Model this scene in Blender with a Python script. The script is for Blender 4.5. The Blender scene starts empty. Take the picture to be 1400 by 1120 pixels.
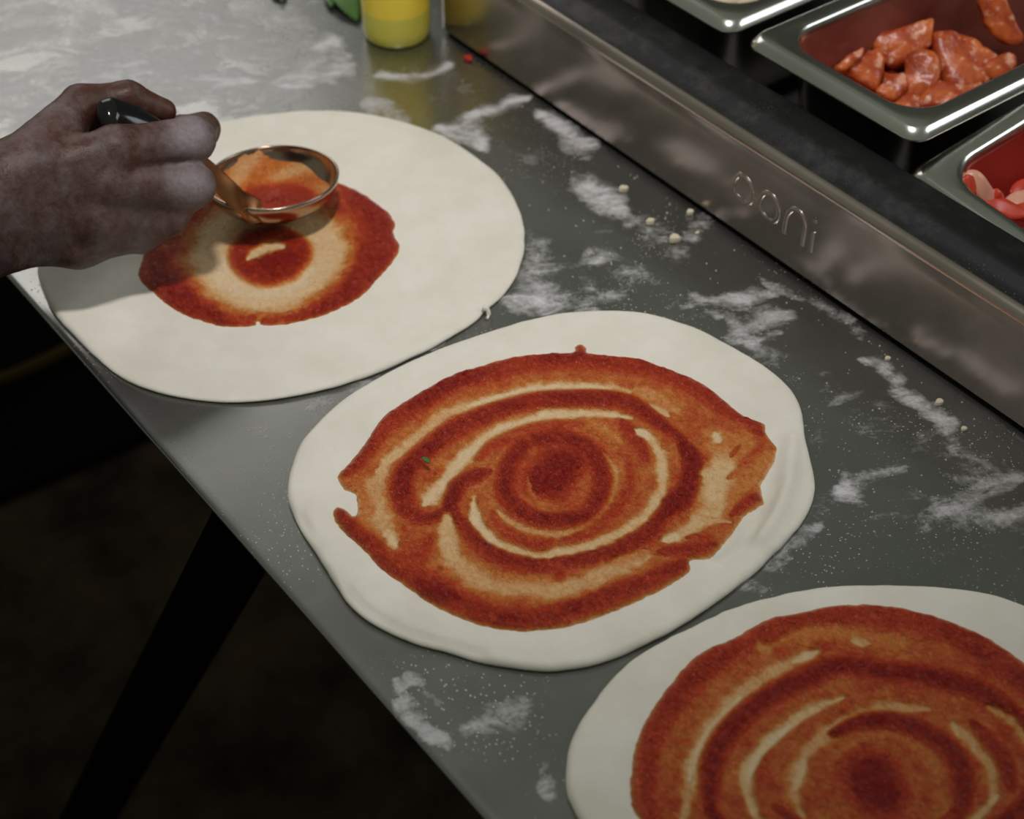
import bpy, bmesh, math, random
import numpy as np
from mathutils import Vector, Matrix

random.seed(7)
RNG = np.random.RandomState(11)
SC = bpy.context.scene
COL = SC.collection

# ------------------------------------------------------------------ camera
FPX = 2250.0
PITCH = math.radians(42.75)
HEAD = math.radians(142.4)
CAM_H = 0.70
FW = np.array([math.cos(HEAD) * math.cos(PITCH), math.sin(HEAD) * math.cos(PITCH), -math.sin(PITCH)])
RT = np.array([math.sin(HEAD), -math.cos(HEAD), 0.0])
UP = np.cross(RT, FW)
CAM = np.array([0, 0, CAM_H])

cd = bpy.data.cameras.new('camera')
cam = bpy.data.objects.new('camera', cd)
COL.objects.link(cam)
cam.location = (0, 0, CAM_H)
cam.rotation_euler = (math.pi / 2 - PITCH, 0, HEAD - math.pi / 2)
cd.sensor_width = 36
cd.lens = FPX / 1400 * 36
cd.clip_start = 0.02
cd.clip_end = 50
cd.dof.use_dof = True
cd.dof.focus_distance = 0.985
cd.dof.aperture_fstop = 6.3
SC.camera = cam

# ------------------------------------------------------------------ light, world, exposure
SC.view_settings.view_transform = 'Standard'
SC.view_settings.look = 'None'
SC.view_settings.exposure = 0.0
SC.view_settings.gamma = 1.0
SC.view_settings.use_curve_mapping = False

world = bpy.data.worlds.new('world')
SC.world = world
world.use_nodes = True
world.node_tree.nodes['Background'].inputs[0].default_value = (0.80, 0.86, 0.69, 1)
world.node_tree.nodes['Background'].inputs[1].default_value = 0.165


def area(name, loc, target, size, size_y, power, color):
    ld = bpy.data.lights.new(name, 'AREA')
    ld.shape = 'RECTANGLE'
    ld.size = size
    ld.size_y = size_y
    ld.energy = power
    ld.color = color
    o = bpy.data.objects.new(name, ld)
    COL.objects.link(o)
    o.location = loc
    o.rotation_euler = (Vector(target) - Vector(loc)).to_track_quat('-Z', 'Y').to_euler()
    return o


# a lamp hanging over the counter gives the crisp shade under the hand
ld = bpy.data.lights.new('lamp_over_counter', 'SPOT')
ld.energy = 48
ld.color = (1.0, 0.93, 0.92)
ld.spot_size = math.radians(66)
ld.spot_blend = 1.0
ld.shadow_soft_size = 0.07
lo = bpy.data.objects.new('lamp_over_counter', ld)
COL.objects.link(lo)
lo.location = (-0.46, 0.32, 1.45)
lo.rotation_euler = (Vector((-1.02, 0.64, 0.0)) - lo.location).to_track_quat('-Z', 'Y').to_euler()
# open side of the kitchen, far beyond the left end of the counter
area('daylight_far_side', (-3.4, 0.95, 1.7), (-0.8, 0.45, 0.0), 1.7, 1.2, 12, (1.0, 0.94, 0.91))
# window behind the right end of the counter
area('daylight_right_side', (0.75, 2.45, 1.65), (-0.5, 0.8, 0.1), 1.3, 0.9, 14, (0.95, 0.97, 1.0))


# ------------------------------------------------------------------ helpers
def P(px, py, z=0.0):
    """point at height z on the sight line of a photograph position (1400 x 1120)"""
    d = FW * FPX + RT * (px - 700) - UP * (py - 560)
    return CAM + d * ((z - CAM[2]) / d[2])


def to_px(v):
    w = v - CAM
    dz = w @ FW
    return np.stack([700 + FPX * (w @ RT) / dz, 560 - FPX * (w @ UP) / dz], -1)


def vhash(i, j, k):
    n = (i * 374761393 + j * 668265263 + k * 2147483647 * 3 + 1274126177) & 0xFFFFFFFF
    n = ((n ^ (n >> 13)) * 1274126177) & 0xFFFFFFFF
    return ((n ^ (n >> 16)) & 0xFFFF) / 65535.0


def vnoise(p):
    p = np.asarray(p, float)
    i = np.floor(p).astype(np.int64)
    f = p - i
    f = f * f * (3 - 2 * f)
    r = 0
    for dx in (0, 1):
        for dy in (0, 1):
            for dz in (0, 1):
                w = (f[..., 0] if dx else 1 - f[..., 0]) * (f[..., 1] if dy else 1 - f[..., 1]) * (f[..., 2] if dz else 1 - f[..., 2])
                r = r + w * vhash(i[..., 0] + dx, i[..., 1] + dy, i[..., 2] + dz)
    return r


def fbm(p, octv=4):
    r, a, t = 0, 1.0, 0
    p = np.asarray(p, float)
    for o in range(octv):
        r = r + a * vnoise(p * (2 ** o) + 17.3 * o)
        t += a
        a *= 0.5
    return r / t - 0.5


def sstep(a, b, x):
    t = np.clip((x - a) / (b - a), 0, 1)
    return t * t * (3 - 2 * t)


def tag(o, label=None, cat=None, group=None, kind=None):
    if label: o['label'] = label
    if cat: o['category'] = cat
    if group: o['group'] = group
    if kind: o['kind'] = kind
    return o


def root(name, loc, label, cat, group=None):
    o = bpy.data.objects.new(name, None)
    o.empty_display_size = 0.02
    COL.objects.link(o)
    o.location = Vector([float(c) for c in loc])
    tag(o, label, cat, group)
    return o


def wloc(o):
    v = Vector((0, 0, 0))
    while o:
        v = v + o.location
        o = o.parent
    return v


def mesh(name, verts, faces, mat, parent=None, smooth=True, loc=None, attr=None):
    """links ONE mesh object; verts are world coordinates"""
    me = bpy.data.meshes.new(name)
    verts = np.asarray(verts, float)
    if parent is not None:
        org = np.array(wloc(parent))
        o_loc = np.zeros(3)
    else:
        o_loc = np.array(loc, float) if loc is not None else np.zeros(3)
        org = o_loc
    me.from_pydata((verts - org).tolist(), [], [tuple(int(i) for i in f) for f in faces])
    me.update()
    if attr is not None:
        for k, a in attr.items():
            at = me.attributes.new(k, 'FLOAT', 'POINT')
            at.data.foreach_set('value', np.asarray(a, np.float32))
    if smooth:
        me.polygons.foreach_set('use_smooth', [True] * len(me.polygons))
    o = bpy.data.objects.new(name, me)
    COL.objects.link(o)
    if parent is not None:
        o.parent = parent
    o.location = Vector([float(c) for c in o_loc])
    me.materials.append(mat)
    return o


def fix_normals(o):
    bm = bmesh.new()
    bm.from_mesh(o.data)
    bmesh.ops.recalc_face_normals(bm, faces=bm.faces)
    bm.to_mesh(o.data)
    bm.free()
    return o


def auto_smooth(o, ang=35):
    me = o.data
    bm = bmesh.new()
    bm.from_mesh(me)
    bmesh.ops.recalc_face_normals(bm, faces=bm.faces)
    for e in bm.edges:
        if len(e.link_faces) == 2 and e.calc_face_angle(0) > math.radians(ang):
            e.smooth = False
    bm.to_mesh(me)
    bm.free()
    return o


def smooth_closed(pts, n=8):
    """Catmull-Rom through a closed ring of points"""
    p = np.asarray(pts, float)
    out = []
    m = len(p)
    for i in range(m):
        a, b, c, d = p[i - 1], p[i], p[(i + 1) % m], p[(i + 2) % m]
        for t in np.arange(n) / n:
            out.append(0.5 * (2 * b + (c - a) * t + (2 * a - 5 * b + 4 * c - d) * t * t + (3 * b - a - 3 * c + d) * t ** 3))
    return np.array(out)


def smooth_open(pts, n=8):
    p = np.asarray(pts, float)
    p = np.vstack([2 * p[0] - p[1], p, 2 * p[-1] - p[-2]])
    out = []
    for i in range(1, len(p) - 2):
        a, b, c, d = p[i - 1], p[i], p[i + 1], p[i + 2]
        for t in np.arange(n) / n:
            out.append(0.5 * (2 * b + (c - a) * t + (2 * a - 5 * b + 4 * c - d) * t * t + (3 * b - a - 3 * c + d) * t ** 3))
    out.append(p[-2])
    return np.array(out)


def seg_dist(q, line):
    """distance from points q (n,2) to a polyline"""
    best = np.full(len(q), 1e9)
    for a, b in zip(line[:-1], line[1:]):
        ab = b - a
        t = np.clip(((q - a) @ ab) / max(ab @ ab, 1e-12), 0, 1)
        d = np.linalg.norm(q - a - t[:, None] * ab, axis=1)
        np.minimum(best, d, out=best)
    return best


def seg_dist_t(q, line):
    """distance to a polyline and how far along it (0..1) the nearest point lies"""
    best, tt = np.full(len(q), 1e9), np.zeros(len(q))
    n_ = max(1, len(line) - 1)
    for i, (a, b) in enumerate(zip(line[:-1], line[1:])):
        ab = b - a
        t = np.clip(((q - a) @ ab) / max(ab @ ab, 1e-12), 0, 1)
        d = np.linalg.norm(q - a - t[:, None] * ab, axis=1)
        m = d < best
        best = np.where(m, d, best)
        tt = np.where(m, (i + t) / n_, tt)
    return best, tt


def poly_sd(q, ring):
    """signed distance to a closed ring, positive inside"""
    ring2 = np.vstack([ring, ring[:1]])
    d = seg_dist(q, ring2)
    inside = np.zeros(len(q), bool)
    for a, b in zip(ring2[:-1], ring2[1:]):
        c = (a[1] > q[:, 1]) != (b[1] > q[:, 1])
        den = b[1] - a[1]
        x = a[0] + (q[:, 1] - a[1]) * (b[0] - a[0]) / (den if abs(den) > 1e-12 else 1e-12)
        inside ^= c & (q[:, 0] < x)
    return np.where(inside, d, -d)


def extrude_x(prof, x0, x1, closed=True):
    """profile (y,z) swept along x with end caps"""
    n = len(prof)
    v = [(x0, y, z) for y, z in prof] + [(x1, y, z) for y, z in prof]
    f = [(i, (i + 1) % n, n + (i + 1) % n, n + i) for i in range(n if closed else n - 1)]
    if closed:
        f += [tuple(range(n))[::-1], tuple(range(n, 2 * n))]
    return v, f


def box_vf(lo, hi):
    x0, y0, z0 = lo
    x1, y1, z1 = hi
    v = [(x0, y0, z0), (x1, y0, z0), (x1, y1, z0), (x0, y1, z0), (x0, y0, z1), (x1, y0, z1), (x1, y1, z1), (x0, y1, z1)]
    f = [(0, 3, 2, 1), (4, 5, 6, 7), (0, 1, 5, 4), (1, 2, 6, 5), (2, 3, 7, 6), (3, 0, 4, 7)]
    return v, f


def join_vf(parts):
    V, Fc = [], []
    for v, f in parts:
        b = len(V)
        V += [tuple(p) for p in v]
        Fc += [tuple(i + b for i in q) for q in f]
    return V, Fc


def tube(path, rad, n=12, wdir=None, flat=1.0, cap=True):
    """tube along path; rad per point; flat squashes it across wdir"""
    path = np.asarray(path, float)
    rad = np.broadcast_to(np.asarray(rad, float), (len(path),))
    V, Fc = [], []
    up = np.array([0, 0, 1.0]) if wdir is None else np.asarray(wdir, float)
    for i, p in enumerate(path):
        t = path[min(i + 1, len(path) - 1)] - path[max(i - 1, 0)]
        t /= np.linalg.norm(t)
        s = np.cross(t, up)
        s /= np.linalg.norm(s) + 1e-9
        u = np.cross(s, t)
        for k in range(n):
            a = 2 * math.pi * k / n
            V.append(p + rad[i] * (math.cos(a) * s + flat * math.sin(a) * u))
    for i in range(len(path) - 1):
        for k in range(n):
            Fc.append((i * n + k, i * n + (k + 1) % n, (i + 1) * n + (k + 1) % n, (i + 1) * n + k))
    if cap:
        Fc.append(tuple(range(n))[::-1])
        Fc.append(tuple(range((len(path) - 1) * n, len(path) * n)))
    return V, Fc


# ------------------------------------------------------------------ implicit surfaces (for the hand)
def rcone(p, a, b, r1, r2):
    ba = b - a
    t = np.clip(((p - a) @ ba) / (ba @ ba), 0, 1)
    return np.linalg.norm(p - a - t[:, None] * ba, axis=1) - (r1 + (r2 - r1) * t)


def smin(a, b, k):
    h = np.clip(0.5 + 0.5 * (b - a) / k, 0, 1)
    return b + (a - b) * h - k * h * (1 - h)


def surface_nets(fn, lo, hi, step):
    lo = np.array(lo)
    n = np.ceil((np.array(hi) - lo) / step).astype(int) + 1
    g = [lo[i] + step * np.arange(n[i]) for i in range(3)]
    G = np.stack(np.meshgrid(*g, indexing='ij'), -1).reshape(-1, 3)
    D = np.concatenate([fn(c) for c in np.array_split(G, max(1, len(G) // 200000))]).reshape(n)
    c = n - 1
    acc = np.zeros((*c, 3))
    cnt = np.zeros(c)
    idx = np.stack(np.meshgrid(*[np.arange(k) for k in c], indexing='ij'), -1).astype(float)
    cor = [(i, j, k) for i in (0, 1) for j in (0, 1) for k in (0, 1)]
    sub = lambda o: D[o[0]:o[0] + c[0], o[1]:o[1] + c[1], o[2]:o[2] + c[2]]
    for a in cor:
        for ax in range(3):
            if a[ax] == 0:
                b = list(a)
                b[ax] = 1
                da, db = sub(a), sub(b)
                m = (da < 0) != (db < 0)
                t = np.where(m, da / np.where(m, da - db, 1), 0)
                pt = np.array(a, float)[None, None, None] + t[..., None] * (np.array(b) - np.array(a))
                acc += np.where(m[..., None], pt, 0)
                cnt += m
    act = cnt > 0
    vid = -np.ones(c, int)
    vid[act] = np.arange(act.sum())
    V = (idx[act] + acc[act] / cnt[act][:, None]) * step + lo
    F = []
    for ax in range(3):
        o1, o2 = [(1, 2), (2, 0), (0, 1)][ax]
        sl0 = [slice(1, c[k]) for k in range(3)]
        sl0[ax] = slice(0, c[ax])
        A = D[tuple(slice(s.start, s.stop) for s in sl0)]
        sl1 = list(sl0)
        sl1[ax] = slice(1, c[ax] + 1)
        B = D[tuple(sl1)]
        m = np.argwhere((A < 0) != (B < 0))
        if not len(m):
            continue
        st = np.array([s.start for s in sl0])
        q = m + st
        e1 = np.eye(3, dtype=int)[o1]
        e2 = np.eye(3, dtype=int)[o2]
        get = lambda r: vid[r[:, 0], r[:, 1], r[:, 2]]
        quad = np.stack([get(q - e1 - e2), get(q - e2), get(q), get(q - e1)], 1)
        neg = (A < 0)[tuple(m.T)]
        quad[~neg] = quad[~neg][:, ::-1]
        F.append(quad[(quad >= 0).all(1)])
    return V, np.vstack(F)


# ------------------------------------------------------------------ materials
class N:
    """small node-tree writer"""

    def __init__(s, name):
        s.m = bpy.data.materials.new(name)
        s.m.use_nodes = True
        s.t = s.m.node_tree
        s.b = s.t.nodes['Principled BSDF']
        s.co = s.add('ShaderNodeTexCoord').outputs['Object']

    def add(s, ty, **kw):
        n = s.t.nodes.new(ty)
        for k, v in kw.items():
            setattr(n, k, v)
        return n

    def lk(s, a, b):
        s.t.links.new(a, b)

    def put(s, sock, v):
        if hasattr(v, 'is_linked') or isinstance(v, bpy.types.NodeSocket):
            s.lk(v, sock)
        else:
            if isinstance(v, (tuple, list)) and len(v) == 3 and sock.type == 'RGBA':
                v = (*v, 1)
            sock.default_value = v

    def set(s, **kw):
        names = dict(color='Base Color', rough='Roughness', metal='Metallic', normal='Normal', spec='Specular IOR Level', sss='Subsurface Weight',
                     coat='Coat Weight', coat_rough='Coat Roughness', trans='Transmission Weight', ior='IOR', aniso='Anisotropic')
        for k, v in kw.items():
            s.put(s.b.inputs[names[k]], v)
        return s

    def noise(s, scale, detail=4, rough=0.55, vec=None, dist=0.0, stretch=None):
        n = s.add('ShaderNodeTexNoise')
        n.inputs['Scale'].default_value = scale
        n.inputs['Detail'].default_value = detail
        n.inputs['Roughness'].default_value = rough
        n.inputs['Distortion'].default_value = dist
        v = vec or s.co
        if stretch:
            mp = s.add('ShaderNodeMapping')
            mp.inputs['Scale'].default_value = stretch[:3]
            if len(stretch) > 3:
                mp.inputs['Rotation'].default_value = (0, 0, stretch[3])
            s.lk(v, mp.inputs['Vector'])
            v = mp.outputs[0]
        s.lk(v, n.inputs['Vector'])
        return n.outputs['Fac']

    def voro(s, scale, feature='F1', rnd=1.0):
        n = s.add('ShaderNodeTexVoronoi', feature=feature)
        n.inputs['Scale'].default_value = scale
        n.inputs['Randomness'].default_value = rnd
        s.lk(s.co, n.inputs['Vector'])
        return n.outputs['Distance']

    def ramp(s, fac, stops, interp='LINEAR'):
        n = s.add('ShaderNodeValToRGB')
        n.color_ramp.interpolation = interp
        el = n.color_ramp.elements
        while len(el) < len(stops):
            el.new(0.5)
        for e, (p, c) in zip(el, stops):
            e.position = p
            e.color = (c, c, c, 1) if isinstance(c, (int, float)) else (*c, 1)
        s.lk(fac, n.inputs[0])
        return n.outputs[0]

    def math(s, op, a, b=0.0, clamp=False):
        n = s.add('ShaderNodeMath', operation=op, use_clamp=clamp)
        s.put(n.inputs[0], a)
        s.put(n.inputs[1], b)
        return n.outputs[0]

    def mix(s, fac, a, b):
        n = s.add('ShaderNodeMix', data_type='RGBA')
        s.put(n.inputs[0], fac)
        s.put(n.inputs[6], a)
        s.put(n.inputs[7], b)
        return n.outputs[2]

    def fmix(s, fac, a, b):
        n = s.add('ShaderNodeMix')
        s.put(n.inputs[0], fac)
        s.put(n.inputs[2], a)
        s.put(n.inputs[3], b)
        return n.outputs[0]

    def attr(s, name):
        return s.add('ShaderNodeAttribute', attribute_name=name).outputs['Fac']

    def bump(s, h, strength=0.3, dist=0.002, normal=None):
        n = s.add('ShaderNodeBump')
        n.inputs['Strength'].default_value = strength
        n.inputs['Distance'].default_value = dist
        s.lk(h, n.inputs['Height'])
        if normal is not None:
            s.lk(normal, n.inputs['Normal'])
        return n.outputs[0]


def plain(name, color, rough=0.5, metal=0.0, vary=0.12, scale=60, **kw):
    n = N(name)
    f = n.noise(scale, 3)
    c0 = tuple(c * (1 - vary) for c in color)
    c1 = tuple(min(1, c * (1 + vary)) for c in color)
    n.set(color=n.mix(f, c0, c1), rough=rough, metal=metal, **kw)
    return n.m


def steel(name, base=(0.42, 0.42, 0.41), rough=0.28, smudge=0.15, brush=(4, 300, 300)):
    n = N(name)
    f1 = n.noise(9, 5, 0.6)
    f2 = n.noise(1, 3, 0.6, stretch=brush)
    c = n.mix(n.ramp(f1, [(0.35, 0.0), (0.7, 1.0)]), tuple(b * 0.85 for b in base), tuple(b * 1.1 for b in base))
    r = n.math('ADD', rough - smudge / 2, n.math('MULTIPLY', n.math('ADD', f1, n.math('MULTIPLY', f2, 0.4)), smudge))
    n.set(color=c, metal=1.0, rough=r, normal=n.bump(f2, 0.05, 0.0004))
    return n.m


# counter: bare steel where the flour is thin, matt flour where it is thick
n = N('floury_steel')
fl = n.attr('flour')
mp_ = n.add('ShaderNodeMapping', vector_type='TEXTURE')
mp_.inputs['Rotation'].default_value = (0, 0, math.radians(60))
mp_.inputs['Scale'].default_value = (1.35, 0.72, 1)
n.lk(n.co, mp_.inputs['Vector'])
na = n.noise(30, 7, 0.68, dist=0.9, vec=mp_.outputs[0])
nb = n.noise(210, 4, 0.75)
nn = n.math('ADD', n.math('MULTIPLY', na, 0.7), n.math('MULTIPLY', nb, 0.3))
v = n.math('ADD', n.math('MULTIPLY', fl, 1.0), n.math('MULTIPLY', n.math('SUBTRACT', nn, 0.5), 3.2))
cov = n.ramp(n.math('MULTIPLY', v, n.ramp(fl, [(0.0, 0.0), (0.3, 1.0)])), [(0.12, 0.0), (0.55, 0.40), (0.95, 0.88)])
sp = n.voro(330)
spk = n.math('MULTIPLY', n.ramp(sp, [(0.12, 1.0), (0.2, 0.0)]), n.ramp(n.math('ADD', n.noise(14, 3), n.math('MULTIPLY', fl, 0.35)), [(0.5, 0.0), (0.7, 0.6)]))
cov = n.math('MAXIMUM', cov, spk)
film = n.math('MULTIPLY', n.noise(6, 6, 0.65, dist=0.8), 0.14)
cov = n.math('MAXIMUM', cov, film)
st = n.mix(n.noise(7, 4), (0.25, 0.26, 0.25), (0.36, 0.365, 0.35))
n.set(color=n.mix(cov, st, (0.70, 0.70, 0.72)), metal=n.math('SUBTRACT', 1.0, cov, True),
      rough=n.fmix(cov, n.math('ADD', 0.15, n.math('MULTIPLY', n.noise(18, 4), 0.15)), 0.9),
      normal=n.bump(n.math('ADD', cov, n.math('MULTIPLY', n.noise(1, 2, stretch=(8, 260, 260)), 0.06)), 0.25, 0.0012))
M_TABLE = n.m

M_STEEL = steel('station_steel', (0.55, 0.47, 0.43), 0.20, 0.16)
n = N('dark_ledge')
sp = n.voro(420)
gr = n.math('MULTIPLY', n.ramp(sp, [(0.10, 1.0), (0.2, 0.0)]), n.ramp(n.noise(22, 4), [(0.5, 0.0), (0.75, 0.5)]))
sm = n.math('MAXIMUM', gr, n.math('MULTIPLY', n.ramp(n.noise(30, 6, 0.7), [(0.5, 0.0), (0.9, 0.3)]), 0.5))
n.set(color=n.mix(sm, (0.045, 0.045, 0.048), (0.5, 0.5, 0.5)), metal=n.math('SUBTRACT', 0.9, sm, True), rough=n.fmix(sm, 0.42, 0.9))
M_LEDGE = n.m
M_PAN = steel('pan_steel', (0.68, 0.68, 0.63), 0.20, 0.10, (60, 60, 60))


def reddened(name, c0, c1):
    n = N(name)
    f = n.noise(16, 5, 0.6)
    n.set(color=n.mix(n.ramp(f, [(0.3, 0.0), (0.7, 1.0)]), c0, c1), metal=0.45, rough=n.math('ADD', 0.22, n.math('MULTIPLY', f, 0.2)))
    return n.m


M_PAN_REFL = reddened('red_reflection_pan_steel', (0.22, 0.050, 0.035), (0.32, 0.12, 0.09))  # mirrored red of the sausage put into the inner wall colour
M_PAN_REFL_JUICE = reddened('reflection_and_juice_pan_steel', (0.36, 0.012, 0.006), (0.42, 0.05, 0.03))  # mirrored red of the peppers put into the colour, with a juice film
M_LADLE = steel('ladle_steel', (0.48, 0.37, 0.29), 0.20, 0.12, (60, 60, 60))
M_HANDLE = steel('sauce_smeared_steel', (0.36, 0.155, 0.065), 0.28, 0.16, (60, 60, 60))
M_DARK = plain('dark_interior', (0.02, 0.02, 0.02), 0.6)
M_BLACK = plain('black_plastic', (0.008, 0.008, 0.009), 0.12)
M_LEG = plain('black_painted_metal', (0.0015, 0.0015, 0.0015), 0.7, spec=0.04)

# dough
n = N('dough')
f = n.noise(28, 5, 0.6)
f2 = n.noise(160, 3, 0.5)
c = n.mix(n.ramp(f, [(0.35, 0.0), (0.65, 1.0)]), (0.75, 0.725, 0.625), (0.82, 0.80, 0.72))
n.set(color=c, rough=0.62, spec=0.3, sss=0.12, normal=n.bump(n.math('ADD', n.noise(55, 5, 0.6), n.math('MULTIPLY', f2, 0.25)), 0.35, 0.0016))
n.b.inputs['Subsurface Radius'].default_value = (0.01, 0.007, 0.004)
M_DOUGH = n.m

# tomato sauce: colour follows how thick it lies
n = N('tomato_sauce')
d = n.attr('sauce_depth')
g = n.noise(240, 4, 0.65)
d2 = n.math('ADD', d, n.math('MULTIPLY', n.math('SUBTRACT', g, 0.5), n.math('MULTIPLY', d, 0.55)))
c = n.ramp(d2, [(0.0, (0.78, 0.63, 0.42)), (0.14, (0.74, 0.47, 0.21)), (0.34, (0.63, 0.195, 0.026)), (0.60, (0.54, 0.050, 0.006)), (0.95, (0.33, 0.010, 0.004))])
h = n.math('ADD', n.noise(330, 3, 0.65, dist=1.6), n.math('MULTIPLY', n.noise(150, 3, dist=0.8), 0.9))
n.set(color=c, rough=n.fmix(d, 0.5, 0.24), spec=0.50, normal=n.bump(n.math('MULTIPLY', h, n.math('ADD', 0.25, d)), 1.0, 0.0034))
n.b.inputs['Coat Weight'].default_value = 0.0
M_SAUCE = n.m

# skin with flour dust on it
n = N('floury_dark_skin')
fd = n.noise(46, 8, 0.72)
fs = n.noise(420, 2, 0.6)
cr = n.noise(130, 4, 0.6)
du = n.math('ADD', n.math('MULTIPLY', fd, 0.8), n.math('MULTIPLY', n.attr('dust'), 0.55))
du = n.math('MULTIPLY', n.ramp(du, [(0.43, 0.0), (0.98, 0.82)]), n.math('ADD', 0.55, n.math('MULTIPLY', fs, 0.8)))
sk = n.mix(n.noise(50, 3), (0.040, 0.016, 0.011), (0.088, 0.032, 0.020))
n.set(color=n.mix(du, sk, (0.31, 0.285, 0.30)), rough=n.fmix(du, 0.45, 0.85), spec=0.35, normal=n.bump(n.math('ADD', cr, n.math('MULTIPLY', fs, 0.4)), 0.4, 0.0014))
M_SKIN = n.m

# cured sausage
n = N('cured_sausage')
f = n.noise(55, 5, 0.65)
spots = n.noise(150, 3, 0.6)
c = n.mix(n.ramp(f, [(0.35, 0.0), (0.65, 1.0)]), (0.34, 0.035, 0.012), (0.68, 0.17, 0.035))
c = n.mix(n.ramp(spots, [(0.56, 0.0), (0.66, 0.85)]), c, (0.80, 0.42, 0.28))
n.set(color=c, rough=0.32, spec=0.5, sss=0.1, normal=n.bump(n.math('ADD', f, n.math('MULTIPLY', spots, 0.5)), 0.45, 0.002))
n.b.inputs['Subsurface Radius'].default_value = (0.006, 0.002, 0.001)
M_SAUSAGE = n.m
M_PEPPER = plain('red_pepper_flesh', (0.60, 0.06, 0.03), 0.3, 0, 0.35, 70)
M_ONION = plain('pale_pink_flesh', (0.78, 0.38, 0.26), 0.35, 0, 0.3, 60)
M_CHEESE = plain('pale_slices', (0.62, 0.52, 0.36), 0.4, 0, 0.25, 50)
M_LEAF = plain('green_leaf', (0.07, 0.16, 0.035), 0.4, 0, 0.4, 40)
M_CRUMB = plain('dough_crumb', (0.72, 0.66, 0.50), 0.8, 0, 0.1, 200)
M_CHILI = plain('red_scrap', (0.45, 0.03, 0.02), 0.4, 0, 0.2, 200)
M_SLEEVE = plain('dark_cloth', (0.03, 0.012, 0.012), 0.9, 0, 0.2, 200)
M_RIM = plain('dark_olive_trim', (0.05, 0.045, 0.025), 0.6, 0, 0.2, 200)

# yellow bottle
n = N('yellow_plastic')
n.set(color=n.mix(n.noise(14, 3), (0.93, 0.70, 0.05), (0.95, 0.75, 0.08)), rough=0.3)
M_YELLOW = n.m
n = N('lower_band_olive_yellow')  # greener, darker tone for the lower band alone
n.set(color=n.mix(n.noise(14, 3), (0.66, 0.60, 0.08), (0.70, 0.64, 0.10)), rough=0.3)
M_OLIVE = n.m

# floor: dirty dark brown
n = N('dirty_floor')
f = n.noise(7, 6, 0.65)
n.set(color=n.mix(n.ramp(f, [(0.35, 0.0), (0.7, 1.0)]), (0.010, 0.007, 0.004), (0.046, 0.031, 0.018)), rough=0.85, spec=0.06, normal=n.bump(f, 0.3, 0.01))
M_FLOOR = n.m
M_FLOOR_SHEET = plain('floor_sheet_black', (0.002, 0.0015, 0.0015), 0.9, 0, 0.3, 30, spec=0.03)
M_HOSE = plain('yellow_hose', (0.040, 0.026, 0.003), 0.6, 0, 0.2, 30, spec=0.05)

# ------------------------------------------------------------------ floor
FZ = -0.86
v, f = box_vf((-4.5, -2.5, FZ - 0.1), (2.0, 3.0, FZ))
o = mesh('floor', v, f, M_FLOOR, smooth=False)
tag(o, 'dark brown dirty floor far below the counter', 'floor', kind='structure')

v, f = box_vf((-4.5, 3.0, FZ - 0.1), (2.0, 3.1, 2.3))
o = mesh('wall_back', v, f, plain('grey_wall', (0.20, 0.21, 0.19), 0.8), smooth=False)
tag(o, 'plain grey wall behind the counter', 'wall', kind='structure')

# ------------------------------------------------------------------ counter
TY0, TY1, TX0, TX1 = 0.2700, 1.15, -1.75, 0.35
table = root('prep_table', (-0.7, 0.7, FZ), 'grey steel counter dusted with flour, its edge running above the dark floor', 'table')

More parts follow.
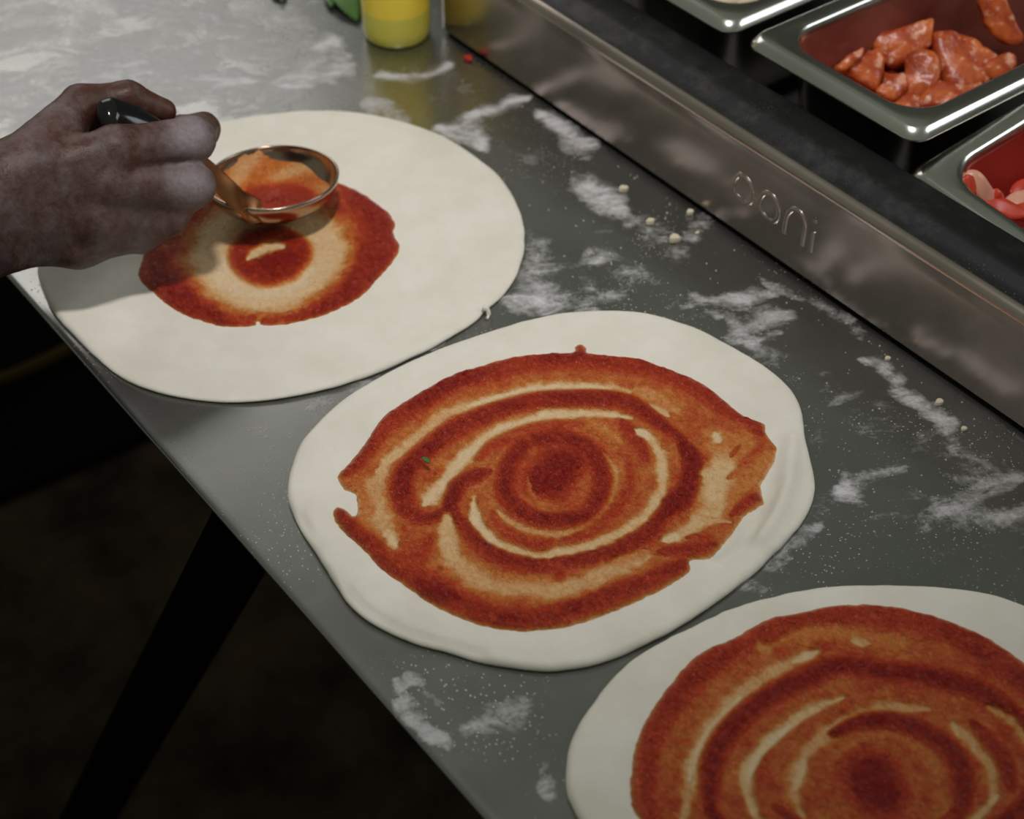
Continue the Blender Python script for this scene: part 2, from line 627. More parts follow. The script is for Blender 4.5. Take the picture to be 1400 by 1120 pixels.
FLOUR = [  # strokes of flour: points in the photograph, half width, amount
    ([(-60, 150), (60, 130), (150, 95), (260, 100), (330, 130)], 45, .62),
    ([(-40, 60), (80, 50), (200, 60), (300, 45)], 40, .42),
    ([(180, 10), (280, 30), (340, 45)], 24, .6), ([(300, 5), (260, 40)], 16, .6),
    ([(-20, 130), (60, 150), (110, 120)], 40, .62), ([(250, 70), (350, 60), (400, 110)], 30, .48),
    ([(330, 115), (380, 130), (440, 75)], 22, .7), ([(420, 90), (450, 60), (480, 95)], 16, .6),
    ([(0, 20), (120, 10)], 30, .35), ([(380, 20), (430, 55)], 20, .5),
    ([(520, 100), (560, 108), (610, 92)], 6, .75), ([(440, 105), (470, 90)], 9, .7),
    ([(500, 140), (540, 158), (560, 170)], 8, .6), ([(600, 175), (640, 185), (665, 196)], 9, .75),
    ([(640, 165), (690, 145), (722, 138)], 5, .8), ([(745, 155), (760, 170), (800, 195), (815, 205)], 11, .85),
    ([(770, 190), (800, 215)], 12, .6), ([(785, 245), (815, 262), (850, 285)], 16, .8), ([(800, 275), (830, 285)], 8, .7),
    ([(740, 345), (735, 380), (770, 410)], 26, .55), ([(800, 350), (850, 370), (900, 385)], 16, .45), ([(700, 410), (780, 415), (850, 400)], 16, .5),
    ([(935, 420), (1000, 410), (1060, 400)], 9, .5), ([(1000, 465), (1040, 445), (1080, 435)], 14, .72), ([(950, 405), (1000, 440), (1030, 475)], 10, .5),
    ([(1045, 385), (1160, 440), (1200, 480)], 5, .5), ([(1180, 490), (1205, 500), (1250, 550), (1285, 570)], 6, .72), ([(1280, 560), (1300, 610)], 12, .55),
    ([(1150, 670), (1165, 685)], 10, .65), ([(1260, 720), (1300, 690), (1390, 655)], 14, .5), ([(1280, 690), (1330, 710), (1400, 700)], 16, .55),
    ([(1120, 700), (1180, 660), (1240, 640)], 22, .3), ([(1060, 770), (1120, 720)], 14, .45), ([(980, 800), (1040, 800)], 14, .4),
    ([(545, 935), (570, 985), (615, 1020)], 13, .46), ([(555, 920), (600, 960)], 9, .34), ([(745, 1040), (752, 1090)], 8, .45),
    ([(270, 590), (330, 620), (420, 560)], 40, .14), ([(180, 560), (260, 570)], 20, .16), ([(640, 1000), (720, 960)], 30, .28),
    ([(300, 560), (380, 590)], 30, .14), ([(425, 560), (520, 520), (600, 460)], 14, .35), ([(860, 300), (920, 330), (960, 300)], 18, .42), ([(700, 180), (760, 240), (830, 330)], 40, .2), ([(720, 330), (800, 380), (960, 420)], 50, .22),
    ([(1120, 600), (1250, 690), (1400, 720)], 60, .22), ([(1130, 520), (1200, 600)], 26, .26), ([(1200, 560), (1330, 640), (1400, 650)], 30, .24), ([(540, 90), (640, 130), (700, 190)], 40, .2),
    ([(1150, 640), (1175, 690)], 8, .6), ([(1290, 650), (1330, 660)], 8, .5), ([(1040, 480), (1100, 520)], 20, .25),
]
st = 0.0030
xs = np.concatenate([np.arange(-1.75, -1.25, 0.02), np.arange(-1.25, 0.02, st), np.arange(0.02, 0.36, 0.02)])
ys = np.concatenate([np.arange(TY0 + 0.004, 0.72, st), np.arange(0.72, 1.16, 0.03)])
# rounded front lip, its drop and return
lip = [(TY0 + 0.012, -0.0045), (TY0 + 0.0020, -0.0045), (TY0 + 0.0006, -0.0040), (TY0, -0.0028), (TY0 + 0.0004, -0.0014), (TY0 + 0.0016, -0.0004)]
YY = np.array([a for a, b in lip] + list(ys))
ZZ = np.array([b for a, b in lip] + [0.0] * len(ys))
gx, gy = np.meshgrid(xs, YY, indexing='ij')
V = np.stack([gx, gy, np.broadcast_to(ZZ, gx.shape)], -1).reshape(-1, 3)
nx, ny = gx.shape
I = np.arange(nx * ny).reshape(nx, ny)
Fc = np.stack([I[:-1, :-1], I[1:, :-1], I[1:, 1:], I[:-1, 1:]], -1).reshape(-1, 4)
px = to_px(V)
flour = np.zeros(len(V))
near = (V[:, 0] > -1.4) & (V[:, 1] < 0.95)
q = px[near]
fa = np.zeros(len(q))
v2_ = np.concatenate([V[near][:, :2] * 55, np.zeros((len(q), 1))], 1)
q = q + 26 * np.stack([fbm(v2_ + 3.3, 4), fbm(v2_ + 41.7, 4)], 1)
wob = fbm(np.concatenate([V[near][:, :2] * 40, np.zeros((len(q), 1))], 1), 3)
for pts, w, a in FLOUR:
    line = smooth_open(pts, 4)
    dd, tp = seg_dist_t(q, line)
    dd = dd * (1 + 0.9 * wob) / (0.6 + 0.4 * np.clip(np.minimum(tp, 1 - tp) / 0.3, 0, 1))
    fa = np.maximum(fa, a * (1 - sstep(0.0 * w, 2.1 * w + 5, dd)))
flour[near] = fa
# general dusting, thicker towards the far left end
flour = np.maximum(flour, np.clip(0.10 + 0.22 * sstep(-0.95, -1.3, V[:, 0]), 0, 0.5))
mesh('worktop', V, Fc, M_TABLE, table, attr={'flour': flour})
v, f = join_vf([box_vf((TX0 + .02, TY0 + 0.03, -0.06), (TX1 - .02, TY0 + 0.07, -0.012)), box_vf((TX0 + .02, TY1 - 0.07, -0.06), (TX1 - .02, TY1 - 0.03, -0.012))])
mesh('under_frame', v, f, M_LEG, table, smooth=False)
ga, gb = P(300, 722, -0.055), P(90, 1175, FZ)


def strut(a, b, wx, wy):
    a, b = np.asarray(a, float), np.asarray(b, float)
    t = (b - a) / np.linalg.norm(b - a)
    s = np.cross(t, np.array(FW))
    s /= np.linalg.norm(s)
    u = np.cross(s, t)
    v = [p + i * s * wx + j * u * wy for p in (a, b) for i, j in ((-1, -1), (1, -1), (1, 1), (-1, 1))]
    return v, [(0, 1, 2, 3), (7, 6, 5, 4), (0, 4, 5, 1), (1, 5, 6, 2), (2, 6, 7, 3), (3, 7, 4, 0)]


a = np.array([ga[0], TY0 + 0.05, -0.05])
for k, (p0, p1) in enumerate([(a, gb), (a + [0, .78, 0], np.array([gb[0], 1.3, FZ])), (np.array([0.2, TY0 + .05, -.05]), np.array([0.35, 0.05, FZ])),
                              (np.array([0.2, TY1 - .05, -.05]), np.array([0.35, 1.3, FZ]))]):
    v, f = strut(p0, p1, 0.022, 0.02)
    mesh('leg', v, f, M_LEG, table, smooth=False)

# added flat black sheet where the floor turns darker, and the hose
a, b = P(-260, 800, FZ), P(235, 588, FZ)
dirv = (b - a) / np.linalg.norm(b - a)
nrm = np.array([-dirv[1], dirv[0], 0])
if (nrm @ FW) < 0: nrm = -nrm
b = b + dirv * 0.3
prof = [a, b, b + nrm * 0.9, a + nrm * 0.9]
v = [(p[0], p[1], FZ) for p in prof] + [(p[0], p[1], FZ + 0.012) for p in prof]
f = [(3, 2, 1, 0), (4, 5, 6, 7), (0, 1, 5, 4), (1, 2, 6, 5), (2, 3, 7, 6), (3, 0, 4, 7)]
mt = fix_normals(mesh('dark_floor_sheet', v, f, M_FLOOR_SHEET, smooth=False, loc=(float(a[0]), float(a[1]), FZ)))
tag(mt, 'flat black sheet lying on the dark floor beside the counter', 'mat')
hp = smooth_open([P(-120, 560, FZ + .022), P(0, 520, FZ + .022), P(60, 495, FZ + .022), P(140, 455, FZ + .022), P(240, 420, FZ + .022)], 8)
v, f = tube(hp, 0.010, 10)
ho = mesh('hose', v, f, M_HOSE, loc=hp[0])
tag(ho, 'dull yellow hose lying across the black sheet under the counter', 'hose')

# ------------------------------------------------------------------ topping station
SY = 0.697          # front face
SZ = 0.088          # top
XL, XR = -1.010, 0.12
station = root('topping_station', (-0.45, 0.85, 0), 'long stainless steel topping rail holding the pans along the back of the counter', 'food rail')


def arc(cy, cz, r, a0, a1, n=6):
    return [(cy + r * math.cos(math.radians(a0 + (a1 - a0) * i / n)), cz + r * math.sin(math.radians(a0 + (a1 - a0) * i / n))) for i in range(n + 1)]


# front rail: upright face, rounded shoulder, raised ridge and a flat top that turns down into the well
prof = [(SY + .004, .004)] + [(SY, .006), (SY, .03), (SY, .066), (SY + .0004, .0735)] + arc(SY + .0075, .0745, .0075, 178, 95, 6) + \
       [(SY + .010, .0812), (SY + .008, .0775), (SY + .002, .066), (SY + .002, .006)]
prof_top = [(SY + .0068, .0816), (SY + .011, .0824), (SY + .016, .0840), (SY + .021, .0872), (SY + .025, .0882), (SY + .030, .0882), (SY + .048, .0876)] + arc(SY + .0485, .0846, .003, 85, 0, 4) + \
       [(SY + .0515, .012), (SY + .0495, .012), (SY + .0495, .083), (SY + .047, .0856), (SY + .028, .0862), (SY + .02, .0845), (SY + .012, .0812)]
RC = 0.016
angs = [math.radians(90 * i / 6) for i in range(6, -1, -1)]


def rail(prof):
    # the left end turns round a vertical corner of radius RC
    V, Fc, m = [], [], len(prof)
    secs = []
    for an in angs:
        ring = []
        for (y, z) in prof:
            off = RC - (y - SY)
            ring.append((XL + RC - off * math.sin(an), SY + RC - off * math.cos(an), z) if off > 0 else (XL + RC - off * math.sin(an) * .2, y, z))
        secs.append(ring)
    for x in np.linspace(XL + RC + .06, XR, 14):
        secs.append([(x, y, z) for y, z in prof])
    for r_ in secs:
        V += r_
    for i in range(len(secs) - 1):
        for k in range(m):
            Fc.append((i * m + k, i * m + (k + 1) % m, (i + 1) * m + (k + 1) % m, (i + 1) * m + k))
    Fc.append(tuple(range(m)))
    Fc.append(tuple(range((len(secs) - 1) * m, len(secs) * m))[::-1])
    return V, Fc


V, Fc = rail(prof)
auto_smooth(mesh('front_rail', V, Fc, M_STEEL, station), 50)
V, Fc = rail(prof_top)
auto_smooth(mesh('top_ledge', V, Fc, M_LEDGE, station), 50)
v, f = box_vf((XL, SY + RC, .004), (XL + .010, 1.06, SZ - .002))
mesh('end_panel', v, f, M_STEEL, station, smooth=False)
v, f = box_vf((XR - .01, SY + .05, .004), (XR, 1.06, SZ - .002))
mesh('end_panel', v, f, M_STEEL, station, smooth=False)
v, f = box_vf((XL, 1.06, .004), (XR, 1.075, SZ))
mesh('back_panel', v, f, M_STEEL, station, smooth=False)
v, f = box_vf((XL + .01, SY + .003, .004), (XR - .01, 1.06, .0095))
mesh('well_floor', v, f, M_DARK, station, smooth=False)
for x in (XL + .05, -.45, XR - .08):
    for y in (SY + .03, 1.01):
        v, f = box_vf((x, y, 0), (x + .03, y + .03, .0045))
        mesh('rubber_foot', v, f, M_DARK, station, smooth=False)


def letter(path_px, closed=False, r=0.0021):
    pts = []
    for (x, y) in path_px:
        d = FW * FPX + RT * (x - 700) - UP * (y - 560)
        pts.append(CAM + d * ((SY - CAM[1]) / d[1]))
    pts = smooth_closed(pts, 5) if closed else smooth_open(pts, 5)
    if closed: pts = np.vstack([pts, pts[:1]])
    V, Fc = [], []
    nn = 8
    for i, p in enumerate(pts):
        t = pts[min(i + 1, len(pts) - 1)] - pts[max(i - 1, 0)]
        if closed and i in (0, len(pts) - 1): t = pts[1] - pts[-2]
        t /= np.linalg.norm(t)
        s = np.cross(t, [0, 1, 0])
        s /= np.linalg.norm(s)
        for k in range(nn):
            an = math.pi * k / (nn - 1)
            V.append(p + s * r * math.cos(an) + np.array([0, -1, 0]) * (0.0014 * math.sin(an) - 0.0004))
    for i in range(len(pts) - 1):
        for k in range(nn - 1):
            Fc.append((i * nn + k, i * nn + k + 1, (i + 1) * nn + k + 1, (i + 1) * nn + k))
    if not closed:
        Fc.append(tuple(range(nn)))
        Fc.append(tuple(range((len(pts) - 1) * nn, len(pts) * nn))[::-1])
    return V, Fc


L = [([(1004, 247), (1010, 239), (1019, 243), (1027, 254), (1029, 266), (1026, 276), (1018, 277), (1008, 268), (1003, 257)], True),
     ([(1039, 273), (1045, 264), (1054, 266), (1062, 277), (1065, 290), (1061, 301), (1053, 302), (1043, 293), (1038, 282)], True),
     ([(1072, 319), (1074, 305), (1077, 293), (1084, 286), (1092, 289), (1099, 299), (1101, 312), (1099, 325), (1097, 336)], False),
     ([(1113, 315), (1111.5, 327), (1110, 339), (1109, 345)], False)]
for pts, cl in L:
    v, f = letter(pts, cl)
    lt = mesh('embossed_letter', v, f, M_STEEL, station)
v, f = letter([(1116, 299), (1115.6, 301.5), (1115.2, 304)], False)
mesh('letter_dot', v, f, M_STEEL, lt)

# ------------------------------------------------------------------ steel food pans
PW, PL, PD = 0.162, 0.265, 0.100


def rrect(a, b, r, z, n=8):
    out = []
    for (sx, sy, a0) in ((1, 1, 0), (-1, 1, 90), (-1, -1, 180), (1, -1, 270)):
        for i in range(n + 1):
            an = math.radians(a0 + 90 * i / n)
            out.append((sx * (a - r) + r * math.cos(an), sy * (b - r) + r * math.sin(an), z))
    return out


PAN_LOOPS = [  # inset, z below the rim, corner radius: outside bottom, up, over the rim, down inside
    (.0440, -.1000, .022), (.0345, -.0997, .027), (.0285, -.0945, .030), (.0250, -.086, .030), (.0189, -.008, .030), (.0165, -.0022, .028), (.0045, -.0022, .012), (.0022, -.0075, .012),
    (.0006, -.0085, .013), (.0000, -.0075, .013), (.0002, -.0062, .013), (.0042, -.0007, .012), (.0060, .0, .0115), (.0155, .0, .027), (.0175, -.0008, .0285), (.0190, -.0030, .029), (.0200, -.008, .029),
    (.0260, -.085, .029), (.0275, -.091, .029), (.0310, -.0958, .028), (.0360, -.098, .025), (.0420, -.0985, .02)]


def make_pan(corner, xd, yd, depth, label, inner=None):
    """corner: near left corner of the rim; xd, yd: directions of the rim's sides"""
    xd, yd = np.asarray(xd, float), np.asarray(yd, float)
    xd /= np.linalg.norm(xd)
    zd = np.cross(xd, yd)
    zd /= np.linalg.norm(zd)
    R = np.stack([xd, np.cross(zd, xd), zd], 1)
    org = np.asarray(corner, float) + R @ [PW / 2, PL / 2, 0]
    r = root('food_pan', org - zd * depth, label, 'pan', 'steel pans standing in the topping rail')
    V, Fc = [], []
    for ins, z, cr in PAN_LOOPS:
        V += rrect(PW / 2 - ins, PL / 2 - ins, cr, z if z > -.05 else z + PD - depth)
    m = len(rrect(1, 1, .1, 0))
    for i in range(len(PAN_LOOPS) - 1):
        for k in range(m):
            Fc.append((i * m + k, i * m + (k + 1) % m, (i + 1) * m + (k + 1) % m, (i + 1) * m + k))
    Fc.append(tuple(range(m))[::-1])
    Fc.append(tuple(range((len(PAN_LOOPS) - 1) * m, len(PAN_LOOPS) * m)))
    o = mesh('pan_shell', np.array(V) @ R.T + org, Fc, M_PAN, r)
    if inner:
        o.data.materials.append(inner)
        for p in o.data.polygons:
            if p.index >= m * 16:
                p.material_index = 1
    auto_smooth(o, 60)
    return org, R


ZP = 0.1096
pan2x, pan2y = -0.552 - PW / 2, 0.755 + PL / 2
make_pan((-0.552 - PW, 0.755, ZP), (1, 0, 0), (0, 1, 0), PD, 'steel pan filled with chunks of red cured sausage', M_PAN_REFL)
make_pan((-0.727 - PW, 0.754, ZP), (1, 0, 0), (0, 1, 0), PD, 'steel pan at the top of the picture holding pale slices')
ctr3, R3_ = make_pan((-0.5535, 0.7495, 0.0865), (1, 0, -.085), (.04, 1, .10), 0.060, 'slightly tipped steel pan with strips of red pepper at its near corner', M_PAN_REFL_JUICE)


# ------------------------------------------------------------------ toppings
def chunk(outline, thick, bulge=0.0, rough=0.0015, seed=0, res=7):
    """a cut piece: outline (x,y) extruded, edges rounded, surface uneven; local coordinates"""
    ring = smooth_closed(np.asarray(outline, float), 4)
    c = ring.mean(0)
    V, Fc = [], []
    fr = [(0.35, 1), (0.7, 1), (0.92, 1), (1.0, .72), (1.01, 0.0), (1.0, -.72), (0.92, -1), (0.7, -1), (0.35, -1)]
    m = len(ring)
    for s, z in fr:
        for p in ring:
            q = c + (p - c) * s
            V.append((q[0], q[1], z * thick / 2 * (1 + bulge * (1 - min(s, 1) ** 2))))
    V = np.array(V)
    V = V + (np.stack([fbm(V * 130 + seed * 7.1, 3), fbm(V * 130 + 31 + seed, 3), fbm(V * 130 + 77 + seed, 3)], 1)) * rough * 2.4
    for i in range(len(fr) - 1):
        for k in range(m):
            Fc.append((i * m + k, i * m + (k + 1) % m, (i + 1) * m + (k + 1) % m, (i + 1) * m + k))
    Fc.append(tuple(range(m)))
    Fc.append(tuple(range((len(fr) - 1) * m, len(fr) * m))[::-1])
    return V, Fc


def frame_to(xd, nd):
    """rotation whose local z is nd and local x lies along xd"""
    z = np.asarray(nd, float)
    z /= np.linalg.norm(z)
    x = np.asarray(xd, float)
    x = x - z * (x @ z)
    x /= np.linalg.norm(x)
    return np.stack([x, np.cross(z, x), z], 1)


def px_outline_piece(name, pts, z, nd, thick, mat, label, cat, group, seed=0, bulge=0.2, rough=0.0015):
    """piece whose face lies in the plane through the middle of pts at height z with normal nd"""
    pts = np.asarray(pts, float)
    c2 = pts.mean(0)
    pts = c2 + (pts - c2) * 1.06
    c = P(c2[0], c2[1], z)
    nd = np.asarray(nd, float)
    nd /= np.linalg.norm(nd)
    R = frame_to(RT, nd)
    loc = []
    for (x, y) in pts:
        d = FW * FPX + RT * (x - 700) - UP * (y - 560)
        w = CAM + d * (((c - CAM) @ nd) / (d @ nd))
        loc.append(((w - c) @ R)[:2])
    V, Fc = chunk(loc, thick, bulge, rough, seed)
    V[:, 2] -= thick / 2
    W = V @ R.T + c
    o = fix_normals(mesh(name, W, Fc, mat, loc=c))
    tag(o, label, cat, group)
    return o


TOC = -FW  # towards the camera
LEFT, UPV, FAR = -RT, np.array([0, 0, 1.0]), np.array([FW[0], FW[1], 0]) / np.linalg.norm(FW[:2])
SG = 'sausage pieces in the middle pan'
SAUS = [
    ([(1195, 50), (1235, 36), (1272, 24), (1274, 40), (1270, 62), (1245, 80), (1222, 88), (1204, 72)], .074, TOC + .1 * LEFT, .016, 'thick wedge of red sausage leaning at the back of the pan'),
    ([(1144, 88), (1162, 74), (1178, 64), (1177, 76), (1160, 92), (1150, 96)], .074, TOC + .5 * UPV, .010, 'thin pale-edged sausage slice at the left of the pan'),
    ([(1158, 92), (1180, 78), (1202, 68), (1209, 90), (1202, 112), (1196, 122), (1175, 108)], .064, TOC - .2 * LEFT, .012, 'pointed sausage piece beside the thin slice, near the front rim'),
    ([(1240, 76), (1262, 69), (1280, 80), (1282, 104), (1270, 124), (1250, 136), (1232, 134), (1236, 105)], .064, TOC + .3 * LEFT, .013, 'round red sausage slice standing on edge in the middle of the heap'),
    ([(1276, 48), (1295, 42), (1315, 46), (1345, 62), (1364, 82), (1352, 108), (1325, 122), (1300, 112), (1288, 84)], .066, TOC + .4 * UPV, .020, 'largest orange-red sausage chunk at the right of the heap'),
    ([(1350, 84), (1385, 72), (1388, 92), (1362, 106), (1350, 98)], .064, TOC + .3 * UPV, .010, 'small square-cornered sausage piece against the right rim'),
    ([(1340, -6), (1366, -8), (1384, 20), (1398, 50), (1390, 60), (1372, 56), (1354, 40)], .082, TOC - .3 * UPV, .009, 'speckled sausage slice lying up against the far wall of the pan'),
    ([(1200, 122), (1214, 108), (1236, 100), (1240, 118), (1226, 132), (1212, 132)], .060, TOC + .4 * UPV, .012, 'sausage piece at the front rim, under the round slice'),
    ([(1262, 128), (1285, 112), (1318, 118), (1344, 112), (1330, 132), (1300, 142), (1272, 141)], .058, TOC + .6 * UPV, .016, 'sausage chunk at the very front of the pan'),
    ([(1214, 140), (1234, 130), (1262, 134), (1276, 142), (1250, 150), (1226, 150)], .050, TOC + .9 * UPV, .012, 'sausage piece half hidden below the front rim'),
]
for k, (pts, z, nd, th, lab) in enumerate(SAUS):
    px_outline_piece('sausage_piece', pts, z, nd, th, M_SAUSAGE, lab, 'sausage', SG, seed=k, rough=0.0022)
# the rest of the heap under and behind the pieces in view
for k, (dx, dy, dz) in enumerate([(-.035, -.02, .03), (.0, -.03, .028), (.035, -.02, .03), (-.02, .02, .026), (.025, .025, .03), (.04, .045, .03), (.0, .05, .026), (-.03, .06, .026), (-.04, -.06, .024), (.0, -.08, .026), (.04, -.075, .026)]):
    V, Fc = chunk([(-.02, -.012), (.0, -.018), (.021, -.01), (.018, .012), (-.004, .017), (-.019, .01)], .016, .3, .002, 40 + k)
    R = frame_to([math.cos(k * 1.7), math.sin(k * 1.7), .2], [.25 * math.cos(k * 2.3), .25 * math.sin(k * 2.3), 1])
    c = np.array([pan2x + dx, pan2y + dy, ZP - PD + dz])
    o = fix_normals(mesh('sausage_piece', V @ R.T + c, Fc, M_SAUSAGE, loc=c))
    tag(o, 'red sausage chunk lying deep in the heap of the middle pan', 'sausage', SG)


def strip(name, pts, zs, w, mat, label, cat, group, thick=.0017, tw=0.0):
    path = smooth_open([P(x, y, z) for (x, y), z in zip(pts, zs)], 5)
    V, Fc = [], []
    nn = len(path)
    for i, p in enumerate(path):
        t = path[min(i + 1, nn - 1)] - path[max(i - 1, 0)]
        t /= np.linalg.norm(t)
        s = np.cross(t, TOC + tw * UPV)
        s /= np.linalg.norm(s)
        u = np.cross(s, t)
        tp = w * (0.12 + 0.88 * math.sin(math.pi * min(1, (i + .6) / nn)) ** .6)
        for a_, b_ in ((-1, -.4), (-.6, -1), (.6, -1), (1, -.4), (1, .4), (.5, 1 + .3), (-.5, 1 + .3), (-1, .4)):
            V.append(p + s * tp * a_ / 2 + u * thick * b_ / 2)
    for i in range(nn - 1):
        for k in range(8):
            Fc.append((i * 8 + k, i * 8 + (k + 1) % 8, (i + 1) * 8 + (k + 1) % 8, (i + 1) * 8 + k))
    Fc.append(tuple(range(8)))
    Fc.append(tuple(range((nn - 1) * 8, nn * 8))[::-1])
    o = fix_normals(mesh(name, V, Fc, mat, loc=path[0]))
    tag(o, label, cat, group)
    return o


PG = 'pepper and onion strips in the turned pan'
ST_ = 'vegetable'
strip('pepper_strip', [(1321, 236), (1332, 244), (1343, 260), (1356, 274), (1370, 280)], [.083, .081, .073, .062, .052], .013, M_ONION, 'pale pink strip curling up at the left of the turned pan', ST_, PG)
strip('pepper_strip', [(1318, 242), (1324, 252), (1332, 266)], [.086, .081, .073], .012, M_PEPPER, 'small red pepper strip under the curled pale strip', ST_, PG, tw=.6)
strip('pepper_strip', [(1345, 276), (1362, 280), (1382, 288), (1404, 292)], [.065, .060, .056, .054], .014, M_PEPPER, 'red pepper strip along the near rim of the turned pan', ST_, PG, tw=.8)
strip('pepper_strip', [(1360, 258), (1362, 268), (1368, 280), (1376, 288)], [.068, .064, .056, .05], .010, M_PEPPER, 'pointed orange-red pepper tip standing up beside the near rim', ST_, PG)
strip('pepper_strip', [(1372, 286), (1386, 276), (1404, 270), (1430, 262)], [.054, .055, .056, .058], .012, M_ONION, 'pale pink strip at the right frame edge in the turned pan', ST_, PG, tw=.4)
strip('pepper_strip', [(1382, 266), (1396, 258), (1416, 254), (1436, 256)], [.054, .055, .056, .056], .012, M_PEPPER, 'red pepper strip at the right frame edge above the pale one', ST_, PG)
strip('pepper_strip', [(1380, 294), (1396, 291), (1414, 288), (1436, 286)], [.052, .052, .053, .053], .014, M_PEPPER, 'lowest red pepper strip against the near rim of the turned pan', ST_, PG, tw=.8)
for k in range(9):
    bx, by = 0.000 + .045 * RNG.rand(), -.095 + .19 * RNG.rand()
    w = ctr3 + R3_ @ [bx, by, -.055]
    an = RNG.rand() * 6.28
    z0 = w[2] + .006 + .026 * RNG.rand()
    dx = np.array([math.cos(an), math.sin(an), 0]) * .018
    pp = [w - dx + [0, 0, z0 - w[2]], w + [0, 0, z0 - w[2] + .008], w + dx + [0, 0, z0 - w[2] + .002]]
    pq = [to_px(np.array(p)[None])[0] for p in pp]
    strip('pepper_strip', pq, [p[2] for p in pp], .018, M_PEPPER if k % 3 else M_ONION, 'pepper strip in the heap at the right of the turned pan, beyond the frame', 'vegetable', PG)
CG = 'pale slices in the top pan'
for k, (x, y, z) in enumerate([(965, 2, .075), (985, -8, .07), (1000, 4, .066), (1015, -10, .07), (985, 14, .06), (950, -16, .07)]):
    c = P(x, y, z)
    V, Fc = chunk([(-.022, -.012), (.0, -.017), (.023, -.01), (.019, .013), (-.004, .017), (-.021, .01)], .006, .2, .0015, 60 + k)
    R = frame_to([math.cos(k * 1.3), math.sin(k * 1.3), .1], [.2 * math.cos(k * 2.1), .2 * math.sin(k * 2.1), 1])
    o = fix_normals(mesh('pale_slice', V @ R.T + c, Fc, M_CHEESE, loc=c))
    tag(o, 'pale beige slice lying in the pan at the top of the picture', 'food', CG)


# ------------------------------------------------------------------ pizza dough and sauce
class Dough:
    def __init__(s, outline_px, thick, seed, zsil=0.003):
        s.t = thick
        s.seed = seed
        ring = smooth_closed([P(x, y, zsil)[:2] for x, y in outline_px], 8)
        s.c = ring.mean(0)
        d = ring - s.c
        th = np.arctan2(d[:, 1], d[:, 0])
        o = np.argsort(th)
        s.th, s.r = th[o], np.linalg.norm(d, axis=1)[o]
        s.folds = []

    def R(s, th):
        return np.interp(th, s.th, s.r, period=2 * math.pi)

    def top(s, xy):
        """height of the upper surface"""
        d = xy - s.c
        r = np.linalg.norm(d, axis=1)
        th = np.arctan2(d[:, 1], d[:, 0])
        e = s.R(th) - r
        t = s.t * (0.80 + 0.35 * sstep(.02, .11, r) * fbm(np.stack([np.cos(th) * 1.6 + s.seed, np.sin(th) * 1.6, 0 * th], 1), 2) * 2)
        q = np.concatenate([xy * 22, np.full((len(xy), 1), s.seed * 3.7)], 1)
        z = t + 0.0016 * fbm(q, 3)
        z = z + 0.0007 * np.exp(-((e - 0.016) / 0.010) ** 2)          # slightly fuller rim
        z = z - 0.0012 * sstep(0.02, 0.06, e)
        for line, w, a in s.folds:
            z = z + a * np.exp(-(seg_dist(xy, line) / w) ** 2)
        return z

    def build(s, parent):
        NT = 300
        th = np.linspace(-math.pi, math.pi, NT, endpoint=False)
        R = s.R(th) + 0.0010 * fbm(np.stack([np.cos(th) * 14, np.sin(th) * 14, 0 * th + s.seed], 1), 3)
        e = 0.0040
        V, rings = [], 0
        dirs = np.stack([np.cos(th), np.sin(th)], 1)
        fr = np.concatenate([np.linspace(0.03, 0.8, 46), np.linspace(0.81, 1, 14)])
        zt_edge = None
        for q in fr:
            rr = (R - e) * q
            xy = s.c + dirs * rr[:, None]
            z = s.top(xy)
            V.append(np.column_stack([xy, z]))
            zt_edge = z
        lumps = 0.25 * fbm(np.stack([np.cos(th) * 9, np.sin(th) * 9, 0 * th + s.seed * 2], 1), 3)
        zm = zt_edge * (0.45 + lumps)
        for a in (65, 40, 15, -15, -45, -75, -90):
            ca, sa = math.cos(math.radians(a)), math.sin(math.radians(a))
            xy = s.c + dirs * (R - e + e * ca * (1 + lumps * (0.5 if a > 0 else -0.3)))[:, None]
            z = zm + (zt_edge - zm) * sa if sa > 0 else zm + (zm - 0.0004) * sa
            V.append(np.column_stack([xy, z]))
        V.append(np.column_stack([s.c + dirs * (R * 0.5)[:, None], np.full(NT, 0.0004)]))
        K = len(V)
        V = np.vstack(V + [[[s.c[0], s.c[1], float(s.top(s.c[None])[0])], [s.c[0], s.c[1], 0.0004]]])
        Fc = []
        for i in range(K - 1):
            a = i * NT + np.arange(NT)
            b = i * NT + (np.arange(NT) + 1) % NT
            Fc += np.stack([a, a + NT, b + NT, b], 1).tolist()
        for k in range(NT):
            Fc.append((K * NT, k, (k + 1) % NT))
            Fc.append((K * NT + 1, (K - 1) * NT + (k + 1) % NT, (K - 1) * NT + k))
        return fix_normals(mesh('dough', V, Fc, M_DOUGH, parent))


